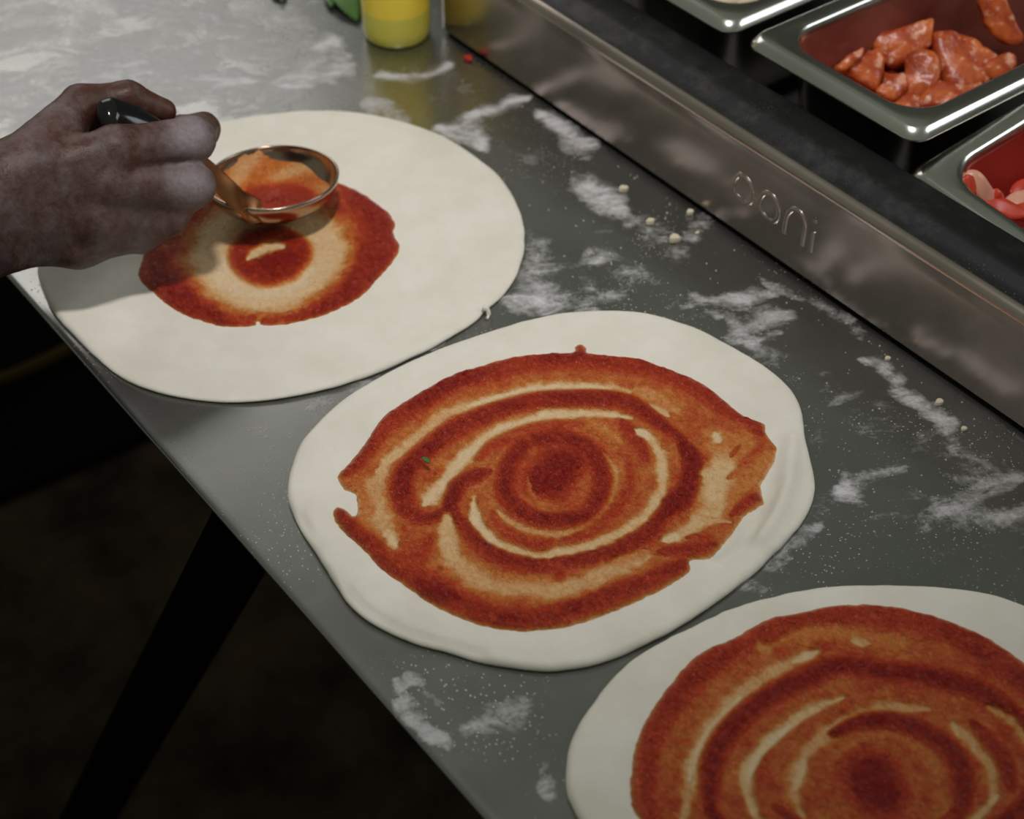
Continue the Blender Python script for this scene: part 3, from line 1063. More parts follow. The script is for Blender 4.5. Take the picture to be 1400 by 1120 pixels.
def sauce_layer(dough, outline_px, strokes, base, parent, step=0.0008, zref=0.008, edge=0.0045, tilt=None):
    ring = smooth_closed([P(x, y, zref)[:2] for x, y in outline_px], 5)
    lo, hi = ring.min(0) - 3 * step, ring.max(0) + 3 * step
    xs, ys = np.arange(lo[0], hi[0], step), np.arange(lo[1], hi[1], step)
    gx, gy = np.meshgrid(xs, ys, indexing='ij')
    xy = np.stack([gx, gy], -1).reshape(-1, 2)
    n2 = fbm(np.concatenate([xy * 260, np.full((len(xy), 1), dough.seed)], 1), 3)
    n1 = fbm(np.concatenate([xy * 90, np.full((len(xy), 1), dough.seed + 5.5)], 1), 3)
    sd = poly_sd(xy, ring) + 0.0014 * n2
    px = to_px(np.column_stack([xy, np.full(len(xy), zref)]))
    den = np.full(len(xy), float(base)) + 0.22 * n1
    wob = n1 * 9
    wob2 = n2 * 7
    for kind, pts, w, a in strokes:
        line = smooth_open(pts, 5) if len(pts) > 1 else np.array([pts[0], pts[0]], float)
        # streaks follow the table's foreshortening a little
        dd, tp = seg_dist_t(px * [1, 1.25], line * [1, 1.25])
        dd = dd + wob * (0.6 if w > 8 else 0.35) + wob2 * (0.7 if w > 8 else 0.4)
        if len(pts) > 1 and np.linalg.norm(np.subtract(pts[0], pts[-1])) > 2 * w:
            dd = dd / (0.40 + 0.60 * np.clip(np.minimum(tp, 1 - tp) / 0.22, 0, 1) ** 0.7)
        wt = 1 - (sstep(0.25 * w, 1.5 * w, dd) if kind == 't' else sstep(0.20 * w, 1.30 * w, dd))
        den = den + (a - den) * wt
    den = den + 0.30 * n2 * (0.12 + den) + 0.16 * n1 * (0.4 + den)
    # a thin orange run-out at the very edge
    den = den * (0.35 + 0.65 * sstep(0.0, 0.0035, sd))
    den = np.clip(den, 0.0, 1.0)
    n3 = fbm(np.concatenate([xy * 430, np.full((len(xy), 1), dough.seed + 2.5)], 1), 2)
    lift = 0.0005 + 0.0026 * den + (0.0021 * n2 + 0.0016 * n3) * den * den * 1.3
    z = dough.top(xy) + lift * sstep(0, edge, sd) ** 0.6 - 0.0012 * (1 - sstep(-0.0008, 0.0012, sd))
    keep = sd > -0.0022
    I = -np.ones(len(xy), int)
    I[keep] = np.arange(keep.sum())
    G = I.reshape(gx.shape)
    Fq = np.stack([G[:-1, :-1], G[1:, :-1], G[1:, 1:], G[:-1, 1:]], -1).reshape(-1, 4)
    Fq = Fq[(Fq >= 0).all(1)]
    o = mesh('tomato_sauce', np.column_stack([xy, z])[keep], Fq, M_SAUCE, parent, attr={'sauce_depth': den[keep]})
    return o


D1 = [(52, 372), (60, 400), (72, 425), (95, 452), (130, 487), (170, 518), (220, 537), (270, 546), (330, 549), (400, 541), (480, 522), (545, 497), (600, 470), (648, 440), (664, 424),
      (690, 400), (708, 372), (717, 335), (714, 300), (700, 266), (675, 235), (640, 208), (600, 184), (550, 166), (490, 154), (430, 151), (370, 156), (310, 165), (250, 180), (190, 205), (130, 250), (85, 300), (60, 340)]
D2 = [(835, 428), (889, 432), (948, 449), (991, 469), (1039, 496), (1076, 525), (1092, 549), (1099, 576), (1101, 606), (1110, 638), (1114, 670), (1104, 702), (1077, 737), (1034, 780), (980, 822), (921, 860),
      (862, 889), (809, 908), (750, 915), (680, 908), (610, 889), (551, 871), (492, 839), (460, 801), (434, 758), (404, 710), (393, 672), (399, 635), (417, 597), (460, 555), (514, 520), (578, 488), (648, 461), (712, 442), (771, 431)]
D3 = [(774, 1072), (779, 1095), (796, 1125), (830, 1170), (885, 1220), (960, 1265), (1060, 1300), (1180, 1315), (1310, 1295), (1430, 1250), (1530, 1180), (1590, 1100), (1600, 1020), (1570, 940), (1500, 873), (1400, 830),
      (1350, 814), (1277, 802), (1194, 799), (1117, 804), (1016, 827), (943, 860), (882, 891), (847, 917), (815, 954), (788, 995), (777, 1024)]
S1 = [(188, 375), (193, 348), (200, 330), (215, 305), (240, 283), (270, 262), (310, 246), (360, 238), (420, 236), (463, 243), (490, 255), (514, 272), (530, 285), (541, 300), (539, 315), (547, 333), (535, 357),
      (514, 381), (490, 405), (445, 427), (388, 440), (357, 440), (352, 436), (346, 441), (304, 443), (265, 432), (235, 418), (215, 403)]
S2 = [(460, 646), (476, 627), (500, 596), (522, 565), (557, 541), (594, 520), (616, 509), (653, 496), (701, 482), (750, 478), (782, 477), (784, 472), (790, 468), (797, 468), (803, 472), (806, 479), (841, 482), (873, 485), (916, 498), (958, 514),
      (991, 538), (1023, 563), (1047, 573), (1050, 590), (1063, 608), (1060, 630), (1044, 656), (1047, 673), (1044, 683), (1023, 699), (1007, 721), (985, 750), (969, 762), (945, 764), (945, 777), (921, 796), (862, 825),
      (798, 849), (723, 860), (669, 855), (621, 839), (578, 817), (562, 804), (524, 779), (508, 763), (482, 737), (460, 715), (453, 697), (460, 687), (474, 691), (482, 699), (487, 692), (484, 672), (468, 664)]
S3 = [(860, 1072), (867, 1018), (883, 977), (915, 931), (952, 894), (1002, 869), (1053, 842), (1089, 835), (1144, 823), (1208, 822), (1263, 833), (1309, 849), (1354, 869), (1400, 899), (1450, 945), (1487, 1010), (1490, 1090),
      (1440, 1170), (1350, 1225), (1230, 1250), (1100, 1245), (990, 1210), (910, 1150), (868, 1110)]
T, K = 't', 'k'
ST1 = [
    (K, [(215, 350), (222, 385), (265, 418), (330, 430), (400, 425), (470, 400), (515, 350), (515, 300), (480, 262)], 34, .86),
    (K, [(230, 320), (250, 290), (300, 265)], 28, .8),
    (T, [(292, 322), (287, 350), (300, 380), (335, 403), (385, 402), (425, 380), (448, 345), (440, 318), (405, 300), (350, 296), (312, 304), (292, 322)], 36, .10),
    (T, [(300, 350), (310, 376), (346, 394), (394, 388), (425, 365)], 18, .05),
    (K, [(340, 322), (376, 317), (405, 330), (411, 350), (390, 372), (358, 378), (334, 364), (328, 345), (340, 322)], 16, .8),
    (K, [(365, 360), (392, 352)], 20, .98),
    (T, [(338, 352), (352, 342), (372, 335), (388, 335)], 9, .10),
]
ST2 = [
    # thick outer ring
    (K, [(474, 645), (497, 620), (518, 588), (543, 567), (577, 545), (614, 522), (657, 510), (703, 497), (749, 490), (783, 488), (829, 493), (874, 497), (920, 508), (959, 526), (989, 551), (1023, 570), (1040, 590)], 20, .74),
    (K, [(560, 556), (614, 524), (660, 508)], 15, .9), (K, [(735, 490), (800, 486), (830, 492)], 10, .85),
    (K, [(465, 699), (486, 725), (509, 747), (531, 775), (566, 782), (600, 804), (634, 823), (680, 841), (726, 843), (760, 837), (783, 830), (829, 814), (874, 798), (920, 777), (938, 768)], 22, .78),
    (K, [(572, 795), (600, 810), (625, 815)], 16, .97), (K, [(680, 843), (726, 845)], 10, .9),
    (K, [(588, 732), (580, 752), (565, 775)], 14, .62), (K, [(540, 770), (575, 760)], 18, .66),
    # thin lanes
    (T, [(515, 640), (536, 620), (568, 594), (605, 565), (646, 550), (682, 540), (726, 529), (760, 524), (806, 526), (835, 528), (862, 532)], 11, .16),
    (T, [(640, 551), (682, 540), (730, 528), (800, 525), (835, 528)], 6, .04),
    (T, [(525, 640), (512, 665), (518, 690), (528, 716), (540, 745)], 18, .20), (T, [(497, 670), (505, 700)], 12, .34), (T, [(530, 720), (541, 742)], 9, .08),
    (T, [(870, 528), (897, 540), (925, 556)], 14, .30), (T, [(890, 548), (915, 562)], 6, .16),
    # second ring
    (K, [(607, 695), (588, 705), (568, 702), (552, 682), (551, 650), (568, 625), (600, 597), (634, 577), (680, 558), (726, 545), (760, 542), (794, 542), (840, 543), (870, 552), (902, 574), (934, 597)], 18, .84),
    (K, [(552, 676), (552, 650), (568, 626), (600, 600)], 12, .95),
    # lane between second ring and the inner swirl
    (T, [(580, 684), (592, 668), (606, 652), (624, 631), (646, 609), (669, 591), (696, 579), (737, 566), (760, 563), (794, 561), (829, 562), (863, 565)], 10, .08),
    (T, [(581, 683), (594, 670), (604, 655)], 16, .06),
    # right arc
    (K, [(929, 597), (943, 615), (947, 638), (941, 661), (927, 684), (918, 676), (902, 702), (886, 724), (858, 743), (835, 754), (806, 760), (771, 762), (738, 768), (714, 763), (680, 754), (657, 738), (641, 722), (623, 704), (620, 690)], 19, .82),
    (K, [(934, 604), (946, 625), (944, 655), (930, 682), (905, 704)], 16, .97),
    # inner branch
    (K, [(612, 690), (620, 672), (630, 657), (650, 647), (668, 641)], 14, .84), (K, [(614, 688), (622, 670)], 10, .95),
    (K, [(655, 622), (673, 606), (691, 597), (726, 584), (760, 579), (794, 577)], 14, .60),
    (K, [(851, 572), (860, 586), (872, 602), (884, 625)], 13, .72),
    # inner lanes
    (T, [(648, 676), (647, 699), (658, 719), (680, 737), (710, 746), (744, 752), (790, 745), (829, 734), (863, 715), (886, 695), (902, 670), (907, 652), (906, 631), (899, 609), (888, 592), (874, 584)], 10, .12),
    (T, [(648, 680), (650, 703), (662, 722), (684, 739)], 8, .05), (T, [(870, 583), (885, 590)], 8, .06),
    (T, [(611, 702), (611, 731), (616, 754), (634, 773), (657, 789), (691, 797), (737, 801), (760, 802), (794, 795), (829, 780), (863, 768), (884, 755)], 19, .20),
    (T, [(613, 708), (613, 735), (622, 758)], 14, .14),
    (K, [(760, 768), (765, 783)], 10, .7),
    (K, [(673, 697), (682, 713), (703, 729), (737, 743), (760, 733), (794, 730), (817, 719), (840, 696), (856, 674), (862, 650), (858, 620)], 11, .62),
    (T, [(682, 695), (698, 709), (726, 720), (760, 725), (783, 720), (810, 702), (829, 681), (838, 658), (836, 634), (824, 616)], 8, .24),
    (T, [(813, 577), (833, 588), (851, 602)], 7, .34),
    # heart of the spiral
    (K, [(714, 606), (696, 634), (691, 666), (703, 688), (733, 704), (760, 707), (794, 704), (815, 684), (824, 654), (813, 622), (794, 603), (765, 595), (735, 598)], 16, .86),
    (K, [(768, 632), (752, 650)], 40, .97), (K, [(752, 652)], 30, 1.0),
    (T, [(722, 650), (727, 675), (737, 687), (757, 691), (775, 686), (787, 668)], 6, .48),
    # smeared right side
    (T, [(968, 590), (985, 600), (1010, 612), (1040, 620)], 24, .32), (T, [(966, 640), (985, 652), (975, 690), (950, 706)], 24, .22), (T, [(988, 634), (978, 672)], 22, .12),
    (T, [(978, 586), (984, 600)], 7, .08), (T, [(1050, 620), (1030, 648), (1000, 680)], 22, .34),
    (K, [(1012, 636), (1044, 606)], 9, .55), (K, [(996, 648), (1032, 630)], 7, .42), (K, [(1005, 690), (1030, 664)], 5, .48), (K, [(1000, 620), (1012, 606)], 5, .55),
    (T, [(985, 692), (950, 716), (915, 734)], 14, .14), (T, [(905, 735), (930, 728)], 9, .06),
    (K, [(1040, 676), (1030, 676), (1016, 690), (1000, 702)], 9, .74), (K, [(1007, 712), (985, 718), (958, 728)], 6, .5),
    (K, [(902, 752), (943, 750), (977, 744)], 13, .76), (K, [(940, 732), (975, 736)], 9, .6), (T, [(960, 702), (1000, 712)], 5, .2),
    (T, [(838, 765), (870, 756), (885, 752)], 9, .3),
]
ST3 = [
    (K, [(885, 1090), (890, 1020), (915, 965), (960, 915), (1020, 878), (1080, 855), (1145, 842), (1210, 842), (1270, 852), (1330, 875), (1390, 915), (1440, 970), (1462, 1040), (1450, 1110)], 24, .70),
    (K, [(905, 980), (950, 925), (1010, 885)], 14, .78), (K, [(1290, 862), (1380, 912), (1430, 965)], 18, .78),
    (T, [(1060, 880), (1120, 862), (1190, 866), (1240, 880)], 14, .36), (T, [(1165, 872), (1190, 876)], 8, .18), (T, [(1038, 882), (1050, 886)], 8, .3),
    (T, [(935, 1120), (943, 1072), (952, 1027), (975, 986), (1016, 945), (1071, 908), (1121, 887)], 14, .20),
    (T, [(943, 1060), (955, 1020), (980, 984), (1015, 948)], 6, .08), (T, [(1085, 902), (1120, 886)], 6, .10),
    (K, [(972, 1110), (972, 1072), (976, 1036), (1002, 990), (1053, 950), (1107, 923), (1149, 908), (1217, 916), (1286, 926), (1345, 945), (1400, 990), (1425, 1050)], 20, .92),
    (T, [(1034, 1115), (1021, 1063), (1034, 1027), (1071, 995), (1117, 964), (1153, 951)], 12, .14), (T, [(1024, 1060), (1040, 1026), (1080, 988)], 7, .05),
    (K, [(1048, 1110), (1052, 1060), (1070, 1020), (1110, 985), (1160, 962), (1210, 950)], 10, .50),
    (T, [(1100, 1120), (1086, 1070), (1104, 1027), (1139, 995), (1171, 977), (1217, 964), (1270, 966)], 13, .24), (T, [(1088, 1075), (1100, 1035)], 8, .12),
    (K, [(1140, 1000), (1180, 984), (1222, 984), (1272, 1002), (1311, 1038), (1318, 1085), (1310, 1120)], 18, .90),
    (T, [(1304, 986), (1336, 1022), (1357, 1054), (1359, 1095)], 10, .22), (T, [(1350, 962), (1391, 990), (1410, 1030)], 9, .26),
    (K, [(1330, 985), (1370, 1030), (1385, 1080)], 12, .8),
    (T, [(1135, 1040), (1170, 1010), (1215, 1003), (1255, 1020), (1280, 1050), (1290, 1095)], 8, .42),
    (K, [(885, 1090), (910, 1140), (990, 1195), (1100, 1228), (1230, 1232), (1350, 1205), (1430, 1150), (1455, 1090)], 22, .72),
    (T, [(935, 1115), (975, 1155), (1060, 1195), (1180, 1208), (1300, 1190), (1390, 1140)], 12, .2),
    (K, [(972, 1105), (1010, 1145), (1090, 1178), (1200, 1184), (1310, 1160), (1395, 1105), (1425, 1050)], 17, .9),
    (T, [(1034, 1112), (1075, 1145), (1150, 1165), (1240, 1160), (1320, 1130), (1365, 1085)], 11, .16),
    (K, [(1060, 1100), (1120, 1138), (1200, 1146), (1280, 1132), (1315, 1100)], 13, .8),
    (K, [(1190, 1055), (1205, 1085)], 42, .96), (K, [(1195, 1070)], 34, 1.0),
]

pz1 = root('pizza_base', (*P(385, 350)[:2], 0), 'pizza dough under the ladle, freshly begun sauce ring in its middle', 'pizza', 'pizzas in a row on the counter')
d1 = Dough(D1, 0.0052, 1, 0.0025)
d1.build(pz1)
sp_ = [(660, 420, .006), (666, 423, .005), (668, 430, .002), (666, 436, .0012)]
v, f = tube(smooth_open([P(*a_) for a_ in sp_], 4), [.0022] * 4 + [.0016] * 5 + [.001] * 4, 8)
mesh('dough_strand', v, f, M_DOUGH, pz1)
sauce_layer(d1, S1, ST1, 0.60, pz1, zref=0.006, edge=0.006)
pz2 = root('pizza_base', (*P(755, 670)[:2], 0), 'pizza in the middle of the row with a full spiral of red sauce', 'pizza', 'pizzas in a row on the counter')
d2 = Dough(D2, 0.0082, 2, 0.004)
d2.folds = [(np.array([P(x, y, .008)[:2] for x, y in [(1085, 600), (1078, 650), (1066, 690), (1040, 735)]]), .006, .0046),
            (np.array([P(x, y, .008)[:2] for x, y in [(1058, 660), (1044, 700), (1020, 735), (985, 765)]]), .005, -.0036),
            (np.array([P(x, y, .008)[:2] for x, y in [(1030, 712), (1008, 738), (980, 758)]]), .003, .0026),
            (np.array([P(x, y, .008)[:2] for x, y in [(1010, 520), (1030, 540), (1060, 560)]]), .006, -.0012)]
d2.folds.append((np.array([P(x, y, .007)[:2] for x, y in [(410, 700), (428, 738), (456, 787), (500, 830), (556, 862), (614, 880), (660, 892)]]), .0022, -.0022))
d2.build(pz2)
sauce_layer(d2, S2, ST2, 0.46, pz2, zref=0.0095)
pz3 = root('pizza_base', (*P(1190, 1055)[:2], 0), 'pizza cut off by the lower right corner of the picture, glossy sauce spiral', 'pizza', 'pizzas in a row on the counter')
d3 = Dough(D3, 0.0075, 3, 0.004)
d3.build(pz3)
sauce_layer(d3, S3, ST3, 0.50, pz3, zref=0.0085)

# herb flake sitting in the sauce of the middle pizza
c = P(583, 629, 0.0140)
V, Fc = chunk([(-.003, -.001), (0, -.0016), (.0034, 0), (.001, .0015), (-.002, .0012)], .0008, 0, .0002, 5)
o = fix_normals(mesh('herb_flake', V + c, Fc, M_LEAF, loc=c))
tag(o, 'tiny dark green herb flake in the sauce of the middle pizza', 'herb')

# ------------------------------------------------------------------ ladle
ladle = root('ladle', P(373, 270, 0.009), 'steel sauce ladle with a black grip, held over the farthest pizza', 'ladle')
BR, BD = 0.0450, 0.0260
bc = P(372.5, 241, 0.0345)
bn = np.array([0, 0, 1.0]) + 0.10 * FAR - 0.02 * RT
Rb = frame_to(RT, bn)


def bowl_z(r, R=BR, d=BD):
    return -d * np.sqrt(np.clip(1 - (r / R) ** 2.3, 0, 1)) ** 1.1


def bowl_rings(rs, off=0.0, n=64):
    V = []
    for r in rs:
        for k in range(n):
            a = 2 * math.pi * k / n
            V.append((r * math.cos(a), r * math.sin(a), float(bowl_z(min(r, BR))) + off))
    return V


NR = 64
rs_in = [BR * q for q in (0.08, .2, .35, .5, .62, .74, .84, .91, .96, .985, .995)]
rs_out = [r + 0.0010 for r in rs_in]
V = []
for r in rs_in:
    for k in range(NR):
        a = 2 * math.pi * k / NR
        V.append((r * math.cos(a), r * math.sin(a), float(bowl_z(r))))
for (r, z) in [(BR * .9995, -.0003), (BR + .0008, .0004), (BR + .0018, -.0002)]:
    for k in range(NR):
        a = 2 * math.pi * k / NR
        V.append((r * math.cos(a), r * math.sin(a), z))
for r in rs_in[::-1]:
    for k in range(NR):
        a = 2 * math.pi * k / NR
        V.append(((r + .0014) * math.cos(a), (r + .0014) * math.sin(a), float(bowl_z(r)) - .0014))
K_ = len(V) // NR
Fc = []
for i in range(K_ - 1):
    for k in range(NR):
        Fc.append((i * NR + k, i * NR + (k + 1) % NR, (i + 1) * NR + (k + 1) % NR, (i + 1) * NR + k))
Fc.append(tuple(range(NR)))
Fc.append(tuple(range((K_ - 1) * NR, K_ * NR)))
W = np.array(V) @ Rb.T + bc
o = fix_normals(mesh('bowl', W, Fc, M_LADLE, ladle))
# sauce inside the bowl: a pool and a smeared film up the wall
NA, NRR = 72, 26
V, den = [], []
for i in range(NRR):
    for k in range(NA):
        a = 2 * math.pi * k / NA
        ca, sa = math.cos(a), math.sin(a)
        lim = 0.975 + 0.025 * math.sin(a * 3 + 1) + 0.02 * math.sin(a * 7) - 0.13 * max(0, math.cos(a - 0.35)) ** 3
        r = BR * lim * (0.02 + 0.98 * i / (NRR - 1))
        zw = float(bowl_z(r))
        pool = -0.0180 + 0.10 * r * (-sa) * 0.9
        z = max(zw + 0.0007, pool + 0.0008 * math.sin(r * 400 + 5 * a))
        inpool = 1 / (1 + math.exp(-(pool - zw - 0.0015) / 0.0012))
        if i >= NRR - 2:
            z = zw + (0.0004 if i == NRR - 2 else -0.0006)
        V.append((r * ca, r * sa, z))
        den.append(0.30 + 0.52 * inpool + 0.10 * math.sin(a * 5 + r * 300) * (1 - inpool))
Fc = []
for i in range(NRR - 1):
    for k in range(NA):
        Fc.append((i * NA + k, i * NA + (k + 1) % NA, (i + 1) * NA + (k + 1) % NA, (i + 1) * NA + k))
Fc.append(tuple(range(NA)))
o = fix_normals(mesh('sauce_fill', np.array(V) @ Rb.T + bc, Fc, M_SAUCE, ladle, attr={'sauce_depth': den}))
o['label'] = 'red tomato sauce pooled in the bowl'
# handle: flat steel strip rising from the near left of the rim
HP = [((366, 297), .0262), ((352, 291), .0315), ((337, 281), .0385), ((320, 268), .049), ((296, 244), .0635), ((270, 221), .079), ((240, 202), .0945), ((215, 190), .104)]
hpts = smooth_open([P(x, y, z) for (x, y), z in HP], 6)
hw = np.interp(np.linspace(0, 1, len(hpts)), [0, .08, .16, .3, .5, 1], [.002, .0055, .0095, .0088, .0070, .0055])
V, Fc = [], []
for i, p in enumerate(hpts):
    t = hpts[min(i + 1, len(hpts) - 1)] - hpts[max(i - 1, 0)]
    t /= np.linalg.norm(t)
    s = np.cross(t, TOC + .9 * UPV)
    s /= np.linalg.norm(s)
    u = np.cross(s, t)
    for a_, b_ in ((-1, -.5), (-.85, -1), (.85, -1), (1, -.5), (1, .5), (.85, 1), (0, .55), (-.85, 1), (-1, .5)):
        V.append(p + s * hw[i] * a_ + u * .0015 * b_)
m = 9
for i in range(len(hpts) - 1):
    for k in range(m):
        Fc.append((i * m + k, i * m + (k + 1) % m, (i + 1) * m + (k + 1) % m, (i + 1) * m + k))
Fc += [tuple(range(m)), tuple(range((len(hpts) - 1) * m, len(hpts) * m))[::-1]]
auto_smooth(mesh('handle', V, Fc, M_HANDLE, ladle), 50)
gp = smooth_open([P(x, y, z) for (x, y), z in [((236, 197), .098), ((215, 186), .106), ((190, 174), .114), ((165, 164), .122), ((146, 158), .128), ((136, 156), .131)]], 6)
gr = np.interp(np.linspace(0, 1, len(gp)), [0, .1, .45, .75, .93, 1], [.006, .0100, .0130, .0135, .0090, .002])
v, f = tube(gp, gr, 20, TOC + .5 * UPV, .62)
mesh('grip', v, f, M_BLACK, ladle)

# ------------------------------------------------------------------ the cook's left hand
person = root('person', P(-260, 380, 0.1), 'person reaching in from the left, floury dark-skinned left hand gripping the ladle', 'person')
J = lambda x, y, z: P(x, y, z)
OUT = lambda p, d: p + TOC * d
# joints
WR_R, WR_U = J(-10, 256, .106), J(-10, 322, .070)
MC = [J(158, 205, .112), J(150, 252, .094), J(130, 298, .073), J(108, 334, .054)]
PIPJ = [J(262, 190, .104), J(262, 254, .080), J(231, 296, .061), J(196, 322, .050)]
back = FAR * 1.0
DIPJ = [J(272, 200, .088) + back * .020, J(258, 268, .060) + back * .022, J(222, 312, .045) + back * .020, J(185, 330, .036) + back * .016]
TIPJ = [J(240, 205, .086) + back * .026, J(225, 270, .058) + back * .030, J(195, 310, .046) + back * .028, J(165, 325, .038) + back * .022]
TH = [J(38, 224, .114), J(112, 142, .124), J(176, 134, .120), J(224, 152, .108)]
RAD_M = [.0150, .0150, .0145, .0135]
R1 = [.0148, .0146, .0135, .0120]
R2 = [.0140, .0138, .0120, .0105]
R3 = [.0112, .0112, .0100, .0090]


def hand_sdf(p):
    # forearm and wrist
    d = rcone(p, J(-330, 400, .110), WR_R, .034, .0255)
    d = smin(d, rcone(p, J(-330, 460, .080), WR_U, .034, .0245), .02)
    palm = rcone(p, WR_R, MC[0], .0225, .0140)
    palm = smin(palm, rcone(p, (WR_R + WR_U) / 2, MC[1], .022, .0150), .012)
    palm = smin(palm, rcone(p, (WR_R * .4 + WR_U * .6), MC[2], .022, .0150), .012)
    palm = smin(palm, rcone(p, WR_U, MC[3], .0215, .0140), .012)
    # inner body of the hand behind the bones
    palm = smin(palm, rcone(p, J(40, 290, .075) + FAR * .012, J(120, 270, .080) + FAR * .012, .022, .016), .012)
    # thumb: metacarpal, two segments
    th = rcone(p, TH[0], TH[1], .0205, .0122)
    th = smin(th, rcone(p, TH[1], TH[2], .0120, .0108), .006)
    th = smin(th, rcone(p, TH[2], TH[3], .0112, .0082), .005)
    palm = smin(palm, rcone(p, J(95, 168, .108), J(165, 190, .094) + FAR * .012, .0145, .0095), .010)
    d = smin(d, palm, .012)
    d = smin(d, th, .008)
    # fingers
    for i in range(4):
        fgr = rcone(p, MC[i], PIPJ[i], R1[i], R2[i])
        fgr = smin(fgr, np.linalg.norm(p - PIPJ[i], axis=1) - R2[i] * 1.03, .004)
        fgr = smin(fgr, rcone(p, PIPJ[i], DIPJ[i], R2[i], R3[i]), .004)
        fgr = smin(fgr, rcone(p, DIPJ[i], TIPJ[i], R3[i], R3[i] * .85), .003)
        d = smin(d, fgr, (.0035, .0045, .011, .012)[i])
    # knuckle swellings on the back of the hand
    for i in range(4):
        d = smin(d, np.linalg.norm(p - (MC[i] + TOC * .004), axis=1) - .0118, .008)
    return d


pts_all = np.array([WR_R, WR_U] + MC + PIPJ + DIPJ + TIPJ + TH + [J(-130, 300, .1), J(-130, 380, .08)])
V, Fc = surface_nets(hand_sdf, pts_all.min(0) - .045, pts_all.max(0) + .03, 0.0019)
# keep it one body; veins, tendons and creases as a gentle unevenness
nrm_n = fbm(V * 55, 3) * .0016 + fbm(V * 160 + 9, 3) * .0007
gr_ = np.stack([(hand_sdf(V + e_) - hand_sdf(V - e_)) for e_ in np.eye(3) * .0008], 1)
gr_ /= np.linalg.norm(gr_, axis=1)[:, None] + 1e-9
V = V + gr_ * nrm_n[:, None]
dust = np.zeros(len(V))
for i, a_ in zip(range(4), (1.2, 1.0, .4, .35)):
    dust = np.maximum(dust, a_ * np.exp(-(np.linalg.norm(V - (PIPJ[i] + TOC * .01), axis=1) / .0165) ** 2))
dust = np.maximum(dust, .22 * sstep(-.2, .8, gr_ @ TOC))
dust = np.where(np.min([np.linalg.norm(V - t_, axis=1) for t_ in TH[1:]], axis=0) < .022, dust * .25, dust)
body = mesh('arm_and_hand', V, Fc, M_SKIN, person, attr={'dust': dust})
# loose dark sleeve end, its far rim peeping out behind the wrist
ax0, ax1 = J(-44, 256, .096), J(-300, 385, .095)
axd = (ax1 - ax0) / np.linalg.norm(ax1 - ax0)
Rs = frame_to(TOC, axd)
V, Fc = [], []
nS = 40
for (t_, rx, ry) in [(0.000, .048, .050), (0.004, .0505, .0525), (0.03, .051, .053), (0.08, .052, .054), (0.14, .056, .058), (0.14, .053, .055), (.03, .0485, .0505), (0.001, .0465, .0485)]:
    for k in range(nS):
        a = 2 * math.pi * k / nS
        off = 1.10 * (Rs[:, 0] * (rx * math.cos(a)) + Rs[:, 1] * (ry * math.sin(a)))
        V.append(ax0 + axd * t_ + off + axd * (.002 * math.sin(3 * a) + 1.0 * (off @ TOC) * (1 - .5 * t_ / .14)))
for i in range(8):
    for k in range(nS):
        j = (i + 1) % 8
        Fc.append((i * nS + k, i * nS + (k + 1) % nS, j * nS + (k + 1) % nS, j * nS + k))
sl = fix_normals(mesh('sleeve', V, Fc, M_SLEEVE, person))
sl['label'] = 'dark reddish-brown loose sleeve end'

# ------------------------------------------------------------------ yellow squeeze bottle
bb = P(543, 47, 0.0)
bott = root('squeeze_bottle', (bb[0], bb[1], 0), 'bright yellow squeeze bottle standing at the left end of the steel rail', 'bottle')


def lathe(prof, c, n=48):
    V, Fc = [], []
    for r, z in prof:
        for k in range(n):
            a = 2 * math.pi * k / n
            V.append((c[0] + r * math.cos(a), c[1] + r * math.sin(a), c[2] + z))
    for i in range(len(prof) - 1):
        for k in range(n):
            Fc.append((i * n + k, i * n + (k + 1) % n, (i + 1) * n + (k + 1) % n, (i + 1) * n + k))
    Fc.append(tuple(range(n))[::-1])
    Fc.append(tuple(range((len(prof) - 1) * n, len(prof) * n)))
    return V, Fc


BRD = 0.0283
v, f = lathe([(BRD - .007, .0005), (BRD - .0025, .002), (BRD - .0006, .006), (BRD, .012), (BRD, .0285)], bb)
o = auto_smooth(mesh('bottle_lower_band', v, f, M_OLIVE, bott))
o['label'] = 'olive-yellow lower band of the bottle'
v, f = lathe([(BRD, .0285), (BRD + .0001, .06), (BRD, .13), (BRD - .003, .145), (BRD - .012, .153), (BRD - .014, .156)], bb)
auto_smooth(mesh('bottle_body', v, f, M_YELLOW, bott))
v, f = lathe([(.019, .156), (.0195, .158), (.0195, .168), (.012, .173), (.006, .178), (.0032, .215), (.002, .217)], bb)
auto_smooth(mesh('nozzle_cap', v, f, M_YELLOW, bott))


# ------------------------------------------------------------------ basil by the bottle
def leaf(base, tip, w, label, up=UPV, curl=.004):
    base, tip = np.asarray(base), np.asarray(tip)
    t = tip - base
    Ln = np.linalg.norm(t)
    t = t / Ln
    s = np.cross(t, up)
    s /= np.linalg.norm(s)
    u = np.cross(s, t)
    V, Fc = [], []
    nI, nJ = 12, 6
    for side in (1, -1):
        for i in range(nI + 1):
            q = i / nI
            ww = w * math.sin(math.pi * min(.995, max(.01, q)) ** .8) ** .8
            for j in range(nJ + 1):
                b = (j / nJ * 2 - 1)
                V.append(base + t * Ln * q + s * ww * b / 2 + u * (curl * math.sin(math.pi * q) - .25 * w * b * b * .5 + .0018 * (abs(b) ** .5) + side * .0003))
    m1 = (nI + 1) * (nJ + 1)
    for i in range(nI):
        for j in range(nJ):
            a = i * (nJ + 1) + j
            Fc.append((a, a + 1, a + nJ + 2, a + nJ + 1))
            Fc.append((m1 + a, m1 + a + nJ + 1, m1 + a + nJ + 2, m1 + a + 1))
    o = mesh('basil_leaf', V, Fc, M_LEAF, loc=base)
    tag(o, label, 'leaf', 'basil leaves on the counter')


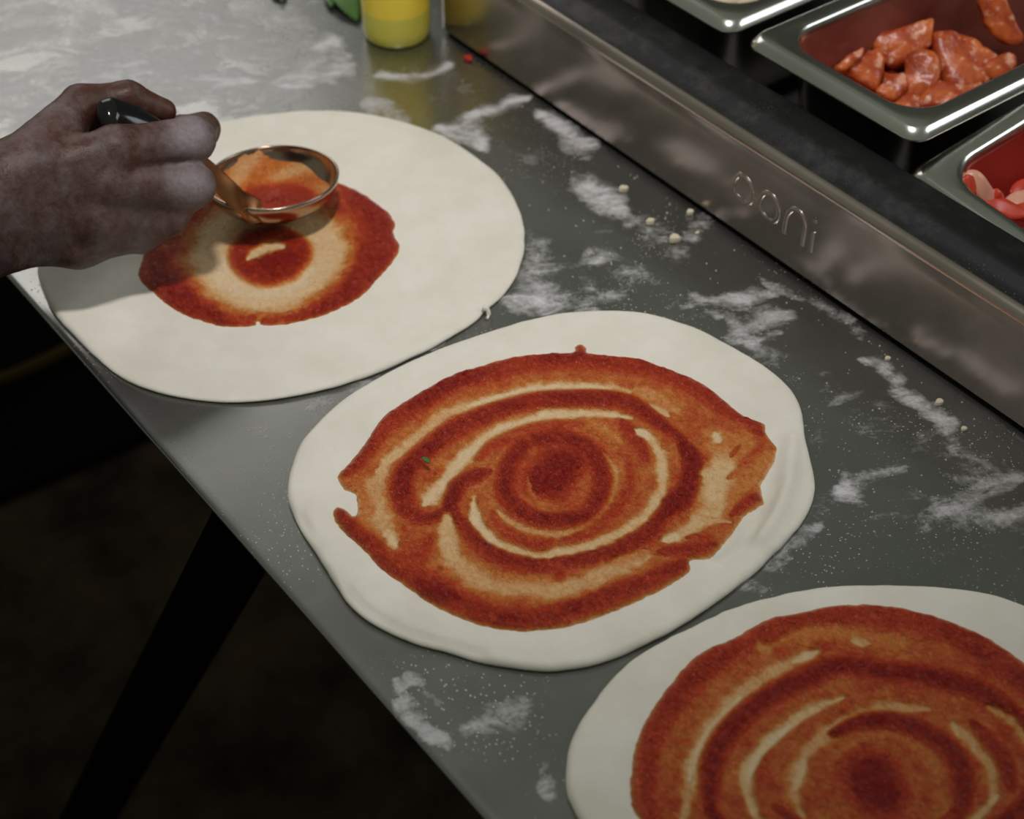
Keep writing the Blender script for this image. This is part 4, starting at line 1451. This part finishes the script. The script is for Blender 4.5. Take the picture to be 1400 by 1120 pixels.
leaf(P(462, -32, .012), P(488, 27, .004), .026, 'green basil leaf with its tip pointing down beside the yellow bottle', curl=.003)
leaf(P(455, -30, .004), P(452, 10, .004), .016, 'small darker basil leaf behind the one by the yellow bottle', curl=.002)
leaf(P(372, -35, .004), P(386, 3, .003), .016, 'basil leaf whose dark tip just enters the top edge of the picture', curl=.002)

# ------------------------------------------------------------------ crumbs and scraps
CR = [(921, 330, 10, 7, 'largest pale dough crumb lying between the rail and the middle pizza'), (889, 306, 8, 5, 'beige dough crumb just left of the largest crumb'),
      (852, 262, 9, 7, 'pale crumb at the end of the flour smear beside the rail'), (943, 293, 7, 3, 'thin pale crumb close under the steel rail'),
      (1283, 553, 7, 6, 'round white dough crumb beside the rail, near the right edge of the picture'), (1213, 492, 5, 4, 'small white crumb above the flour streak by the rail'), (1317, 588, 5, 4, 'small white crumb nearest the right edge below the rail'),
      (953, 320, 4, 3, 'tiny crumb right of the largest crumb')]
for k, (x, y, w, h, lab) in enumerate(CR):
    c = P(x, y, 0.0)
    r = w * .00038
    V, Fc = chunk([(-r, -r * .6), (0, -r * .8), (r, -r * .3), (r * .7, r * .6), (-r * .4, r * .8)], r * 1.1, .3, r * .25, 80 + k)
    V = np.asarray(V) + [0, 0, -V[:, 2].min()]
    R = frame_to(RT, UPV)
    o = fix_normals(mesh('dough_crumb', V @ R.T + c, Fc, M_CRUMB, loc=c))
    tag(o, lab, 'crumb', 'dough crumbs on the counter')
c = P(641, 83, 0.0)
V, Fc = chunk([(-.004, -.002), (0, -.003), (.004, -.001), (.003, .002), (-.002, .003)], .003, .3, .0006, 95)
V = V + [0, 0, -V[:, 2].min()]
o = fix_normals(mesh('red_scrap', V + c, Fc, M_CHILI, loc=c))
tag(o, 'small red scrap lying at the foot of the steel rail near the bottle', 'food scrap')
# fine flour grains: nobody could count them
V, Fc = [], []
for k in range(900):
    if k < 420:
        x, y = RNG.uniform(720, 1400), RNG.uniform(200, 740)
    else:
        x, y = RNG.uniform(0, 1400), RNG.uniform(0, 1120)
    p = P(x, y, 0)
    if not (TY0 + .01 < p[1] < SY - .006) or p[0] < -1.3 or any(np.linalg.norm(p[:2] - d_.c) < d_.R(np.array([math.atan2(*(p[:2] - d_.c)[::-1])]))[0] + .003 for d_ in (d1, d2, d3)):
        continue
    r = RNG.uniform(.0004, .0010)
    b = len(V)
    for dx, dy, dz in ((1, 0, 0.0), (-.5, .87, 0.0), (-.5, -.87, 0.0), (0, 0, 1.1)):
        V.append((p[0] + dx * r, p[1] + dy * r, dz * r))
    Fc += [(b, b + 1, b + 3), (b + 1, b + 2, b + 3), (b + 2, b, b + 3)]
o = mesh('flour_grains', V, Fc, M_CRUMB, smooth=False)
tag(o, 'fine pale flour grains scattered over the steel counter', 'flour', kind='stuff')
